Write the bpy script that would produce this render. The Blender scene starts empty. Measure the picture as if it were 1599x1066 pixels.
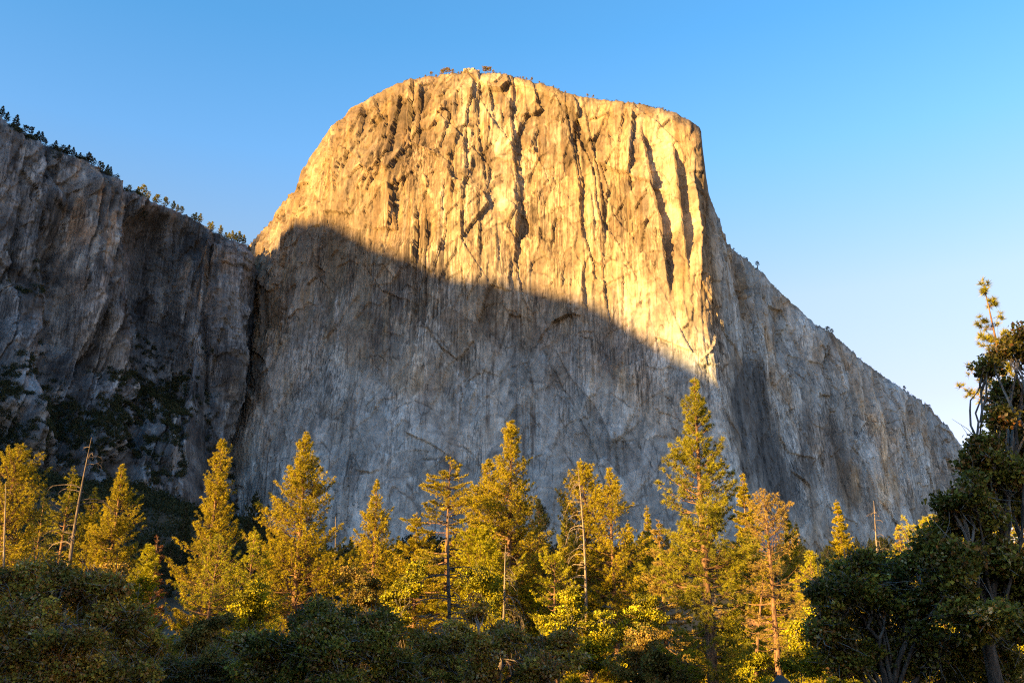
import bpy, math, random
import numpy as np
from mathutils import Vector

# ------------------------------------------------------------------ camera, sky, sun, exposure
SC = bpy.context.scene
COL = SC.collection
FPX = 1555.0                      # focal length in photograph pixels (35 mm lens, 36 mm sensor, 1599 px)
PITCH = math.radians(20.04)
EYE = np.array([0.0, 0.0, 1.7])
cam_data = bpy.data.cameras.new('camera')
cam_data.lens = 35.0
cam_data.sensor_width = 36.0
cam_data.clip_start = 0.5
cam_data.clip_end = 30000.0
cam = bpy.data.objects.new('camera', cam_data)
COL.objects.link(cam)
cam.location = EYE
cam.rotation_euler = (math.radians(90) + PITCH, 0, 0)
SC.camera = cam

SUN_AZ = math.radians(52)         # measured from straight behind the camera towards the left
SUN_EL = math.radians(12)
SUN = np.array([-math.sin(SUN_AZ) * math.cos(SUN_EL), -math.cos(SUN_AZ) * math.cos(SUN_EL), math.sin(SUN_EL)])
sun_data = bpy.data.lights.new('sun', 'SUN')
sun_data.energy = 5.0
sun_data.angle = math.radians(0.53)
sun_data.color = (1.0, 0.62, 0.205)
sun = bpy.data.objects.new('sun', sun_data)
COL.objects.link(sun)
sun.rotation_euler = Vector(SUN).to_track_quat('Z', 'Y').to_euler()

world = bpy.data.worlds.new('World')
SC.world = world
world.use_nodes = True
wn = world.node_tree
wn.nodes.clear()
sky = wn.nodes.new('ShaderNodeTexSky')
sky.sky_type = 'NISHITA'
sky.sun_disc = False
sky.sun_elevation = SUN_EL
sky.sun_rotation = math.pi + SUN_AZ
sky.altitude = 1200
sky.air_density = 1.0
sky.dust_density = 0.3
sky.ozone_density = 2.0
bg = wn.nodes.new('ShaderNodeBackground')
bg.inputs['Strength'].default_value = 0.064
wo = wn.nodes.new('ShaderNodeOutputWorld')
# the photograph's sky is a deep azure overhead that pales towards the horizon: grade the sky by elevation
geo = wn.nodes.new('ShaderNodeTexCoord')
sep = wn.nodes.new('ShaderNodeSeparateXYZ')
wn.links.new(geo.outputs['Generated'], sep.inputs[0])
ramp = wn.nodes.new('ShaderNodeValToRGB')
el = ramp.color_ramp.elements
el[0].position = 0.27; el[0].color = (0.75, 0.50, 0.43, 1)
el[1].position = 1.0; el[1].color = (0.26, 0.60, 0.75, 1)
for p_, c_ in ((0.37, (0.80, 0.61, 0.475)), (0.5, (0.50, 0.69, 0.74)), (0.6, (0.34, 0.66, 0.75))):
    e = el.new(p_); e.color = c_ + (1,)
wn.links.new(sep.outputs['Z'], ramp.inputs[0])
mul = wn.nodes.new('ShaderNodeVectorMath'); mul.operation = 'MULTIPLY'
wn.links.new(sky.outputs[0], mul.inputs[0]); wn.links.new(ramp.outputs[0], mul.inputs[1])
dbl = wn.nodes.new('ShaderNodeVectorMath'); dbl.operation = 'SCALE'; dbl.inputs['Scale'].default_value = 2.0
wn.links.new(mul.outputs[0], dbl.inputs[0])
wn.links.new(dbl.outputs[0], bg.inputs[0])
wn.links.new(bg.outputs[0], wo.inputs[0])

SC.view_settings.view_transform = 'Standard'
SC.view_settings.look = 'None'
SC.view_settings.exposure = 2.25
SC.view_settings.gamma = 1.0
SC.render.engine = 'CYCLES'
SC.cycles.use_denoising = False
SC.cycles.filter_width = 1.15
SC.cycles.max_bounces = 5
SC.cycles.diffuse_bounces = 3
SC.cycles.transparent_max_bounces = 4


# ------------------------------------------------------------------ projection helpers
cP, sP = math.cos(PITCH), math.sin(PITCH)
def at(px, py, Y):
    """world point on the photograph's ray through (px, py), at the distance Y in front of the camera"""
    a = (px - 799.5) / FPX
    b = (533.0 - py) / FPX
    dy = cP - b * sP
    dz = sP + b * cP
    k = Y / dy
    return np.array([a * k, Y, EYE[2] + dz * k])
def proj(P):
    d = P[..., 1] * cP + (P[..., 2] - EYE[2]) * sP
    v = -P[..., 1] * sP + (P[..., 2] - EYE[2]) * cP
    return 799.5 + FPX * P[..., 0] / d, 533.0 - FPX * v / d
def depth_of(Y, Z):
    return Y * cP + (Z - EYE[2]) * sP

# ------------------------------------------------------------------ noise
def _h(ix, iy, seed):
    n = (ix.astype(np.int64) * 374761393 + iy.astype(np.int64) * 668265263 + seed * 1274126177) & 0xffffffff
    n = ((n ^ (n >> 13)) * 1274126177) & 0xffffffff
    n = ((n ^ (n >> 16)) * 2246822519) & 0xffffffff
    return ((n ^ (n >> 15)) & 0xffffff) / 16777216.0
def perlin(x, y, seed=0):
    x = np.asarray(x, float); y = np.asarray(y, float)
    x, y = np.broadcast_arrays(x, y)
    x0 = np.floor(x); y0 = np.floor(y)
    fx = x - x0; fy = y - y0
    u = fx * fx * fx * (fx * (fx * 6 - 15) + 10)
    v = fy * fy * fy * (fy * (fy * 6 - 15) + 10)
    def g(ox, oy):
        a = _h(x0 + ox, y0 + oy, seed) * 6.2831853
        return np.cos(a) * (fx - ox) + np.sin(a) * (fy - oy)
    a = g(0, 0); b = g(1, 0); c = g(0, 1); d = g(1, 1)
    return 1.5 * ((a + (b - a) * u) * (1 - v) + (c + (d - c) * u) * v)
def fbm(x, y, seed=0, oct=4, gain=0.5):
    s = 0; A = 1; f = 1; t = 0
    for k in range(oct):
        s = s + A * perlin(x * f, y * f, seed + 17 * k); t += A
        A *= gain; f *= 2.03
    return s / t * 1.4
def voronoi(x, y, seed=0):
    """nearest cell: id hash, second hash, third hash, offset from the cell's point, distance to the border"""
    x0 = np.floor(x); y0 = np.floor(y)
    best = np.full(x.shape, 9.0); sec = np.full(x.shape, 9.0)
    bi = np.zeros(x.shape); bj = np.zeros(x.shape); ox = np.zeros(x.shape); oy = np.zeros(x.shape)
    for i in (-1, 0, 1):
        for j in (-1, 0, 1):
            cx = x0 + i; cy = y0 + j
            dx = x - (cx + _h(cx, cy, seed)); dy = y - (cy + _h(cx, cy, seed + 7))
            d = dx * dx + dy * dy
            near = d < best
            sec = np.where(near, best, np.minimum(sec, d))
            bi = np.where(near, cx, bi); bj = np.where(near, cy, bj)
            ox = np.where(near, dx, ox); oy = np.where(near, dy, oy)
            best = np.where(near, d, best)
    return _h(bi, bj, seed + 31), _h(bi, bj, seed + 53), _h(bi, bj, seed + 71), ox, oy, np.sqrt(sec) - np.sqrt(best)
def columns(a, z, width, seed, zlen, share=0.7):
    """long straight corners: ramps that rise across one column of rock and break off at its edge, each fading in and out with height"""
    u = (a + 0.30 * width * perlin(z / (zlen * 1.6), z * 0 + seed * 1.7, seed)) / width
    i0 = np.floor(u)
    b0 = i0 + 0.8 * (_h(i0, np.zeros_like(i0), seed) - 0.5); b1 = i0 + 1 + 0.8 * (_h(i0 + 1, np.zeros_like(i0), seed) - 0.5)
    i = np.where(u < b0, i0 - 1, np.where(u >= b1, i0 + 1, i0))
    L = i + 0.8 * (_h(i, np.zeros_like(i), seed) - 0.5); R_ = i + 1 + 0.8 * (_h(i + 1, np.zeros_like(i), seed) - 0.5)
    f = (u - L) / (R_ - L)
    hs = _h(i, np.zeros_like(i), seed + 5)
    m = sstep(-0.15, 0.45, perlin(z / zlen + hs * 97.0, i * 0.0 + 0.37, seed + 9) + 0.1)
    sign = np.where(hs < share, 1.0, -0.8)
    return m * sign * (f - 0.5) * (0.5 + 0.9 * _h(i, np.ones_like(i), seed + 6)), hs
def sstep(a, b, x):
    t = np.clip((x - a) / (b - a), 0, 1)
    return t * t * (3 - 2 * t)

# ------------------------------------------------------------------ mesh helpers
def make_mesh(name, V, F, mats, colors=None, smooth=False, mat_index=None):
    """V (n,3); F (m,3) or (m,4) array or a list of such arrays"""
    Fs = [F] if isinstance(F, np.ndarray) else list(F)
    me = bpy.data.meshes.new(name)
    me.vertices.add(len(V))
    me.vertices.foreach_set('co', np.ascontiguousarray(V, dtype=np.float32).ravel())
    loops = np.concatenate([f.ravel() for f in Fs]).astype(np.int32)
    sizes = np.concatenate([np.full(len(f), f.shape[1], np.int32) for f in Fs])
    starts = np.concatenate([[0], np.cumsum(sizes)[:-1]]).astype(np.int32)
    me.loops.add(len(loops))
    me.loops.foreach_set('vertex_index', loops)
    me.polygons.add(len(sizes))
    me.polygons.foreach_set('loop_start', starts)
    me.polygons.foreach_set('loop_total', sizes)
    me.polygons.foreach_set('use_smooth', np.full(len(sizes), smooth, bool))
    for m in mats:
        me.materials.append(m)
    if mat_index is not None:
        me.polygons.foreach_set('material_index', mat_index.astype(np.int32))
    if colors is not None:
        at_ = me.attributes.new('tone', 'FLOAT_COLOR', 'POINT')
        c = np.ones((len(V), 4), np.float32)
        c[:, :colors.shape[1]] = colors
        at_.data.foreach_set('color', c.ravel())
    me.update(calc_edges=True)
    me.validate()
    return me
def link(name, data, parent=None, label=None, cat=None, group=None, kind=None, loc=None):
    o = bpy.data.objects.new(name, data)
    COL.objects.link(o)
    if loc is not None: o.location = loc
    if parent is not None: o.parent = parent
    if label: o['label'] = label
    if cat: o['category'] = cat
    if group: o['group'] = group
    if kind: o['kind'] = kind
    return o

# ------------------------------------------------------------------ material helpers
def nodes_of(name):
    m = bpy.data.materials.new(name)
    m.use_nodes = True
    nt = m.node_tree
    return m, nt, nt.nodes['Principled BSDF']
def mapping(nt, scale, coord='Object'):
    tc = nt.nodes.new('ShaderNodeTexCoord')
    mp = nt.nodes.new('ShaderNodeMapping')
    mp.inputs['Scale'].default_value = scale
    nt.links.new(tc.outputs[coord], mp.inputs[0])
    return mp.outputs[0]
def noise(nt, vec, scale, detail=4, rough=0.6):
    n = nt.nodes.new('ShaderNodeTexNoise')
    n.inputs['Scale'].default_value = scale
    n.inputs['Detail'].default_value = detail
    n.inputs['Roughness'].default_value = rough
    nt.links.new(vec, n.inputs['Vector'])
    return n.outputs['Fac']
def maprange(nt, v, a, b, c, d):
    n = nt.nodes.new('ShaderNodeMapRange')
    n.inputs[1].default_value = a; n.inputs[2].default_value = b
    n.inputs[3].default_value = c; n.inputs[4].default_value = d
    nt.links.new(v, n.inputs[0])
    return n.outputs[0]
def vscale(nt, col, fac):
    n = nt.nodes.new('ShaderNodeVectorMath'); n.operation = 'SCALE'
    nt.links.new(col, n.inputs[0]); nt.links.new(fac, n.inputs['Scale'])
    return n.outputs[0]
def mmul(nt, a, b):
    n = nt.nodes.new('ShaderNodeMath'); n.operation = 'MULTIPLY'
    nt.links.new(a, n.inputs[0]); nt.links.new(b, n.inputs[1])
    return n.outputs[0]
def attr(nt, name='tone'):
    n = nt.nodes.new('ShaderNodeAttribute'); n.attribute_name = name
    return n.outputs['Color']

def rock_material(name, bump=1.0, fine=True):
    m, nt, b = nodes_of(name)
    at_ = nt.nodes.new('ShaderNodeAttribute'); at_.attribute_name = 'tone'
    col = at_.outputs['Color']
    v2 = mapping(nt, (1, 1, 1))
    n2 = maprange(nt, noise(nt, v2, 0.13, 5, 0.65), 0.25, 0.75, 0.68, 1.32)    # mottling
    fac = n2
    if fine:
        v1 = mapping(nt, (1, 1, 0.016))
        ns = noise(nt, v1, 0.42, 3, 0.65)                                      # water streaks, where the wall carries them
        dark = maprange(nt, ns, 0.50, 0.66, 1.0, 0.30)
        pale = maprange(nt, ns, 0.50, 0.36, 1.0, 1.65)
        st = mmul(nt, dark, pale)
        mx = nt.nodes.new('ShaderNodeMix'); mx.data_type = 'FLOAT'
        nt.links.new(at_.outputs['Alpha'], mx.inputs[0]); mx.inputs[2].default_value = 1.0
        nt.links.new(st, mx.inputs[3])
        fac = mmul(nt, fac, mx.outputs[0])
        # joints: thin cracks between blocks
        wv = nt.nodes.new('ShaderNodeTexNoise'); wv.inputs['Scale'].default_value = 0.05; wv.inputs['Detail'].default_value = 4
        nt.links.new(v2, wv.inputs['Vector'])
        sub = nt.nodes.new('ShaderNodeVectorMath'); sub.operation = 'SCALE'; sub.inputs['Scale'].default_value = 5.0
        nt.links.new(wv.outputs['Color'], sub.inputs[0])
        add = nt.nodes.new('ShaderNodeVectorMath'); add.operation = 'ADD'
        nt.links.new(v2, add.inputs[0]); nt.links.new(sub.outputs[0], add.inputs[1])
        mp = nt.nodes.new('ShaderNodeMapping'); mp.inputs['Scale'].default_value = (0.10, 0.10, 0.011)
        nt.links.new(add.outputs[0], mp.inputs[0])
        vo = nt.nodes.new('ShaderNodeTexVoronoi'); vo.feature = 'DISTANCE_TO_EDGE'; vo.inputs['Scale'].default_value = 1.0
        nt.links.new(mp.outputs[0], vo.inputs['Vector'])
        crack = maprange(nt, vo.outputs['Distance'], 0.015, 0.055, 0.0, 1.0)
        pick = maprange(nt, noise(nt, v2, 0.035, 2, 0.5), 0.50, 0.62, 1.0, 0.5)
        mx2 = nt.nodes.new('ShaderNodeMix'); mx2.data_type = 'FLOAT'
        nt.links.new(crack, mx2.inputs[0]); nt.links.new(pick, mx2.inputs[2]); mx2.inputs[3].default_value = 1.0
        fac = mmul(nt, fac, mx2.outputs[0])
    nt.links.new(vscale(nt, col, fac), b.inputs['Base Color'])
    b.inputs['Roughness'].default_value = 0.92
    b.inputs['Specular IOR Level'].default_value = 0.15
    v3 = mapping(nt, (1, 1, 0.45))
    bp = nt.nodes.new('ShaderNodeBump')
    bp.inputs['Strength'].default_value = 0.9
    bp.inputs['Distance'].default_value = 1.5 * bump
    nt.links.new(noise(nt, v3, 0.2, 5, 0.64), bp.inputs['Height'])
    nt.links.new(bp.outputs[0], b.inputs['Normal'])
    return m
# ------------------------------------------------------------------ rock walls
def polyline(pts, x):
    p = np.array(pts, float)
    return np.interp(x, p[:, 0], p[:, 1])

def wall_columns(plan, zref, step):
    """plan: (px, Y) pairs read at height zref -> evenly spaced columns: points, outward normals, arc length, px"""
    pts = []
    for px, Y in plan:
        pts.append(((px - 799.5) / FPX * depth_of(Y, zref), Y, px))
    pts = np.array(pts)
    # Catmull-Rom
    P = np.vstack([2 * pts[0] - pts[1], pts, 2 * pts[-1] - pts[-2]])
    out = []
    for i in range(1, len(P) - 2):
        t = np.linspace(0, 1, 60, endpoint=False)[:, None]
        a, b_, c, d = P[i - 1], P[i], P[i + 1], P[i + 2]
        out.append(0.5 * (2 * b_ + (c - a) * t + (2 * a - 5 * b_ + 4 * c - d) * t ** 2 + (-a + 3 * b_ - 3 * c + d) * t ** 3))
    Q = np.vstack(out + [P[-2][None]])
    s = np.concatenate([[0], np.cumsum(np.hypot(np.diff(Q[:, 0]), np.diff(Q[:, 1])))])
    a = np.arange(0, s[-1], step)
    C = np.stack([np.interp(a, s, Q[:, k]) for k in range(3)], 1)
    k = max(2, int(22 / step))
    pad = np.vstack([np.repeat(C[:1], k, 0), C, np.repeat(C[-1:], k, 0)])
    T = pad[2 * k:, :2] - pad[:-2 * k, :2]
    T /= np.linalg.norm(T, axis=1)[:, None]
    N = np.stack([T[:, 1], -T[:, 0]], 1)
    return C, N, a

def grid_faces(nr, nc):
    i = np.arange(nr - 1)[:, None] * nc + np.arange(nc - 1)[None]
    return np.stack([i, i + 1, i + 1 + nc, i + nc], -1).reshape(-1, 4)

def ray_dirs(C):
    r = np.hypot(C[:, 0], C[:, 1])[:, None]
    return -C[:, :2] / r
def solve_rim(C, N, setback, contour, z0=750.0):
    """height of every column's rim, so that the rim stands on the traced skyline"""
    zt = np.full(len(C), z0)
    for _ in range(60):
        S = setback(zt, zt)
        P = np.stack([C[:, 0] - N[:, 0] * S, C[:, 1] - N[:, 1] * S, zt], 1)
        px, _y = proj(P)
        y = polyline(contour, px)
        bq = (533.0 - y) / FPX
        z = EYE[2] + P[:, 1] * (sP + bq * cP) / (cP - bq * sP)
        zt = zt + 0.35 * (z - zt)
    return zt

# ---- the great wall
BIG_SKY = [(200, 520), (330, 430), (372, 400), (385, 388), (395, 377), (410, 360), (425, 344), (435, 325), (448, 310), (462, 298), (468, 275), (478, 255),
           (492, 235), (505, 215), (520, 195), (540, 180), (548, 169), (575, 155), (600, 140), (625, 129), (650, 122), (680, 119),
           (700, 115), (722, 114), (728, 109), (745, 109), (752, 115), (780, 114), (800, 119), (830, 127), (860, 135), (890, 147), (915, 152),
           (950, 157), (985, 160), (1010, 165), (1035, 171), (1055, 176), (1075, 188), (1090, 202), (1095, 212), (1098, 230),
           (1101, 255), (1105, 285), (1109, 307), (1113, 325), (1120, 345), (1130, 365), (1140, 385), (1155, 398), (1175, 412),
           (1195, 430), (1205, 443), (1225, 462), (1250, 485), (1270, 505), (1295, 517), (1320, 538), (1345, 562), (1370, 580),
           (1400, 602), (1430, 620), (1455, 637), (1463, 650), (1480, 665), (1495, 687), (1510, 715), (1530, 770), (1560, 840), (1640, 960)]
BIG_PLAN = [(350, 1560), (366, 1470), (405, 1400), (470, 1345), (560, 1305), (680, 1275), (820, 1250), (950, 1225), (1050, 1203),
            (1105, 1192), (1126, 1200), (1140, 1225), (1165, 1290), (1215, 1385), (1290, 1480), (1380, 1590), (1460, 1710), (1520, 1840), (1560, 1990)]
STEP = 1.35
C, N, A = wall_columns(BIG_PLAN, 350.0, STEP)
CPX = C[:, 2]
LEAN = polyline([(345, .30), (420, .24), (520, .15), (700, .10), (1000, .06), (1126, .06), (1160, .12), (1220, .2), (1560, .28)], CPX)
RAD = polyline([(345, 150), (480, 170), (600, 110), (760, 45), (1000, 35), (1080, 60), (1126, 70), (1150, 40), (1560, 60)], CPX)
FLARE = polyline([(345, 50), (800, 35), (1050, 60), (1126, 130), (1165, 110), (1300, 50), (1560, 50)], CPX)
ZB = 60.0
def big_setback(z, zt):
    sh = (slice(None),) + (None,) * (np.ndim(z) - 1)
    q = np.clip((z - (zt - RAD[sh])) / RAD[sh], 0, 1)
    return LEAN[sh] * (z - 350) - FLARE[sh] * np.exp(-(z - ZB) / 130.0) + RAD[sh] * 0.8 * (1 - np.sqrt(np.maximum(0, 1 - q * q)))
B = ray_dirs(C)                                            # the wall leans back away from the valley
ZT = solve_rim(C, B, big_setback, BIG_SKY)
k = np.ones(5) / 5
ZT = np.convolve(np.pad(ZT, 2, mode='edge'), k, mode='valid')
NR = 620
tt = np.linspace(0, 1, NR)
Z = ZB + (ZT[:, None] - ZB) * tt[None]                    # columns x rows
S = big_setback(Z, ZT[:, None])
drift = 75 * np.exp(-(Z - ZB) / 95.0) * np.exp(-((CPX[:, None] - 1126) / 70.0) ** 2)
X0 = C[:, None, 0] - B[:, None, 0] * S + drift
Y0 = C[:, None, 1] - B[:, None, 1] * S
AA = np.broadcast_to(A[:, None], Z.shape)
PX0, PY0 = proj(np.stack([X0, Y0, Z], -1))                # nominal surface, before relief
def on_wall(px, py):
    """arc length and height of the wall point seen at (px, py)"""
    d = (PX0 - px) ** 2 + (PY0 - py) ** 2
    i, j = np.unravel_index(np.argmin(d), d.shape)
    return AA[i, j], Z[i, j]
A_NOSE = A[np.argmin(np.abs(CPX - 1126))]
east = sstep(A_NOSE - 5, A_NOSE + 45, AA)                 # 0 on the front face, 1 round the corner
hf = (Z - ZB) / (ZT[:, None] - ZB)
up = sstep(0.35, 0.8, hf)

def blob_a(px, py, rx, ry):
    return sstep(1.3, 0.6, np.hypot((PX0 - px) / rx, (PY0 - py) / ry))
# relief: outward displacement in metres
wx = 16 * fbm(AA / 140, Z / 190, 3, 2) + 1.2 * fbm(AA / 9, Z / 12, 4, 2)
wz = 34 * fbm(AA / 150, Z / 190, 5, 2) + 3 * fbm(AA / 9, Z / 9, 6, 2)
a1, z1 = AA + wx, Z + wz
D = 15 * perlin(a1 / 170, z1 / 420, 11) + 7 * perlin(a1 / 70, z1 / 330, 12)
rib = 1 - np.abs(perlin(a1 / 36, z1 / 420, 13)) * 2
D += 1.6 * rib * (0.4 + 0.6 * up)
big = 0.5 + 0.6 * up + 0.35 * blob_a(640, 190, 110, 110)
# slabs: broad flat planes, each at its own depth and tilt
h1, h2, h3, ox, oy, edge = voronoi((a1 + 0.14 * z1) / 50, z1 / 210, 21); hA = h1
D += big * ((h1 - 0.5) * 4.5 + ox * 50 * (h2 - 0.42) * 0.20 + oy * 210 * (h3 - 0.6) * 0.05)
h1, h2, h3, ox, oy, edge = voronoi((a1 - 0.16 * z1) / 20, z1 / 78, 22); hB = h1
D += big * ((h1 - 0.5) * 2.6 + ox * 20 * (h2 - 0.42) * 0.30 + oy * 78 * (h3 - 0.6) * 0.07)
crack1 = edge
a2, z2 = AA + 6 * fbm(AA / 25, Z / 40, 7, 3), Z + 9 * fbm(AA / 30, Z / 40, 9, 3)
h1, h2, h3, ox, oy, edge = voronoi((a2 + 0.25 * z2) / 10, z2 / 21, 23); hC = h1
D += big * ((h1 - 0.5) * 0.9 + ox * 10 * (h2 - 0.5) * 0.34 + oy * 21 * (h3 - 0.6) * 0.14)
h1, h2, h3, ox, oy, edge = voronoi((a2 - 0.2 * z2) / 4.6, z2 / 8.5, 24)
D += (0.2 + 0.3 * up) * ((h1 - 0.5) * 0.8 + ox * 4.6 * (h2 - 0.5) * 0.4 + oy * 8.5 * (h3 - 0.6) * 0.12)
D += 0.75 * fbm(AA / 14, Z / 22, 31, 4, 0.6)

k1, q1 = columns(AA + 0.05 * (Z - 400), Z, 62, 301, 150)
k2, q2 = columns(AA - 0.04 * (Z - 400), Z, 25, 302, 95)
k3, q3 = columns(AA + 0.02 * (Z - 400), Z, 10.5, 303, 60)
prow = np.exp(-((PX0 - 1060) / 52.0) ** 4) * sstep(560, 470, PY0)        # the prow is cut in a few clean pillars
D *= 1 - 0.45 * prow
D += big * (1 - 0.65 * prow) * (10.5 * k1 + 5.0 * k2 + 2.2 * k3)
# plates with straight slanting edges
a3 = AA + 5 * perlin(AA / 60, Z / 90, 311); z3 = Z + 6 * perlin(AA / 70, Z / 80, 312)
g1, g2, g3, gx_, gy_, _e = voronoi((a3 + 0.38 * z3) / 62, (z3 - 0.1 * a3) / 120, 25)
D += big * (1 - 0.7 * prow) * ((g1 - 0.5) * 6.5 + gx_ * 62 * (g2 - 0.45) * 0.16 + gy_ * 120 * (g3 - 0.55) * 0.08)
f1, f2, f3, fx_, fy_, _e = voronoi((a3 - 0.45 * z3) / 26, (z3 + 0.1 * a3) / 44, 26)
D += big * (1 - 0.6 * prow) * ((f1 - 0.5) * 3.2 + fx_ * 26 * (f2 - 0.45) * 0.22 + fy_ * 44 * (f3 - 0.55) * 0.10)

# single corners, traced: the rock on one side stands proud and casts its shadow beyond
CORNERS = [  # ((px, py) line from top to bottom), metres proud, fade in metres
    ([(800, 262), (808, 330), (803, 392)], 9, 26), ([(836, 182), (832, 240)], 8, 20), ([(585, 262), (576, 300), (570, 335)], 9, 30),
    ([(612, 205), (604, 260)], 7, 22), ([(632, 225), (652, 300)], 7, 25), ([(705, 210), (709, 335)], 8, 22), ([(722, 330), (728, 380)], 6, 20),
    ([(999, 185), (1013, 250), (1022, 300), (1034, 350), (1040, 400), (1046, 460)], 24, 52), ([(1049, 205), (1057, 270), (1065, 330), (1072, 400), (1077, 440)], 20, 34),
    ([(1084, 262), (1090, 320), (1095, 380), (1099, 440)], 15, 22), ([(950, 195), (958, 250)], 7, 20), ([(862, 268), (872, 318)], 6, 16),
    ([(846, 298), (850, 335)], 5, 14), ([(655, 140), (640, 178)], 7, 18), ([(780, 160), (784, 205)], 6, 15), ([(648, 375), (655, 420)], 7, 22),
    ([(598, 350), (606, 420)], 6, 20), ([(880, 400), (876, 450)], 6, 18), ([(1025, 360), (1030, 395)], 6, 10), ([(522, 440), (519, 560)], 5, 18),
    ([(690, 470), (698, 560)], 5, 20), ([(845, 530), (870, 600), (900, 650), (935, 700)], 12, 40), ([(905, 520), (900, 600)], 5, 14), ([(745, 590), (730, 650)], 5, 16),
    ([(600, 470), (608, 560)], 5, 18), ([(985, 300), (990, 380)], 4, 14), ([(760, 470), (764, 540)], 4, 14), ([(690, 150), (682, 190)], 6, 16), ([(905, 210), (910, 250)], 4, 12),
    ([(1210, 500), (1216, 600)], 5, 20), ([(1270, 560), (1280, 680)], 5, 25), ([(1340, 620), (1350, 720)], 5, 25), ([(1160, 430), (1170, 560)], 9, 40)]
for line, amp, fade in CORNERS:
    pts = np.array([on_wall(*p) for p in line])
    pts = pts[np.argsort(pts[:, 1])]
    zl, zh = pts[0, 1], pts[-1, 1]
    al = np.interp(Z, pts[:, 1], pts[:, 0]) + (1.4 if amp > 10 else 3.0) * fbm(Z / 24, AA * 0 + 3.3, int(amp * 7 + zl), 3)
    taper = sstep(zl - 14, zl + 0.35 * (zh - zl), Z) * sstep(zh + 8, zh - 0.25 * (zh - zl), Z)
    da = AA - al
    amp = amp * (0.95 if amp > 10 else 0.62)
    vary = np.clip(0.85 + (0.4 if amp > 10 else 0.9) * perlin(Z / 38, AA * 0 + zl, int(zh)), 0.1, 1.5)
    D += amp * taper * vary * np.where(da < 0, np.exp(da / fade), np.exp(-da / 1.1) * 0.0)
# roofs and arches: the rock above the line stands proud
ROOFS = [([(920, 182), (940, 178), (958, 170)], 7, 14), ([(985, 180), (1000, 172), (1020, 172)], 7, 12), ([(1030, 192), (1045, 180), (1056, 186)], 6, 12),
         ([(790, 236), (806, 233), (832, 232)], 5, 12), ([(655, 508), (670, 515), (690, 540), (712, 560)], 7, 22), ([(838, 530), (860, 498), (885, 490), (908, 492)], 9, 25),
         ([(560, 735), (585, 742), (600, 738)], 5, 14), ([(1235, 735), (1250, 748), (1262, 765)], 7, 20), ([(1015, 398), (1035, 396)], 6, 10), ([(640, 215), (665, 232), (690, 246)], 6, 18),
         ([(900, 520), (925, 516)], 5, 12), ([(1325, 690), (1345, 715), (1355, 725)], 4, 20)]
for line, amp, fade in ROOFS:
    pts = np.array([on_wall(*p) for p in line])
    pts = pts[np.argsort(pts[:, 0])]
    al, ah = pts[0, 0], pts[-1, 0]
    zl = np.interp(AA, pts[:, 0], pts[:, 1]) + 2.5 * perlin(AA / 15, Z * 0 + 1.7, int(amp * 5 + al))
    taper = sstep(al - 6, al + 8, AA) * sstep(ah + 6, ah - 8, AA)
    dz = Z - zl
    D += 0.7 * amp * taper * np.clip(0.8 + perlin(AA / 18, Z * 0 + al, 9), 0.1, 1.5) * np.where(dz > 0, np.exp(-dz / fade), 0.0)
# open joints, traced
JOINTS = [[(505, 464), (501, 531)], [(653, 499), (685, 524), (711, 561)], [(648, 419), (651, 467), (640, 524)], [(683, 422), (684, 501)], [(606, 422), (608, 550)], [(434, 475), (411, 505)],
          [(783, 591), (738, 648)], [(535, 659), (531, 711)], [(841, 524), (869, 498), (889, 490), (899, 498)], [(889, 546), (906, 524), (921, 531)], [(841, 531), (873, 595), (906, 648), (936, 723)],
          [(933, 520), (959, 595)], [(1030, 546), (1011, 618)], [(797, 569), (824, 565), (831, 610)], [(970, 693), (993, 689), (1023, 738)], [(820, 633), (842, 670)], [(1136, 439), (1155, 462), (1150, 547), (1162, 631)],
          [(1352, 655), (1371, 662), (1399, 657)], [(1249, 788), (1263, 795), (1281, 786)], [(1441, 678), (1474, 739)], [(1310, 610), (1330, 640), (1352, 655)], [(1230, 560), (1262, 600)], [(1185, 480), (1215, 540), (1225, 590)],
          [(560, 560), (590, 552), (612, 570)], [(470, 590), (492, 570)], [(620, 640), (652, 628), (676, 640)], [(555, 640), (575, 610)], [(700, 690), (730, 700), (748, 725)], [(480, 700), (505, 690), (520, 712)], [(440, 650), (452, 612)],
          [(540, 390), (548, 430)], [(575, 440), (560, 480)], [(735, 500), (741, 560)], [(770, 520), (768, 590)], [(1085, 480), (1075, 530)], [(960, 620), (990, 640)], [(1040, 620), (1062, 660)], [(880, 700), (905, 745)], [(650, 720), (690, 715)],
          [(620, 215), (655, 235), (690, 246)], [(740, 300), (775, 240), (800, 236)], [(870, 150), (905, 210)], [(560, 230), (600, 300)], [(940, 300), (975, 340)], [(700, 250), (745, 205)], [(880, 330), (920, 300)], [(800, 400), (860, 430)], [(1290, 540), (1335, 600)], [(1380, 610), (1420, 680)]]
joint = np.zeros_like(D)
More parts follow.
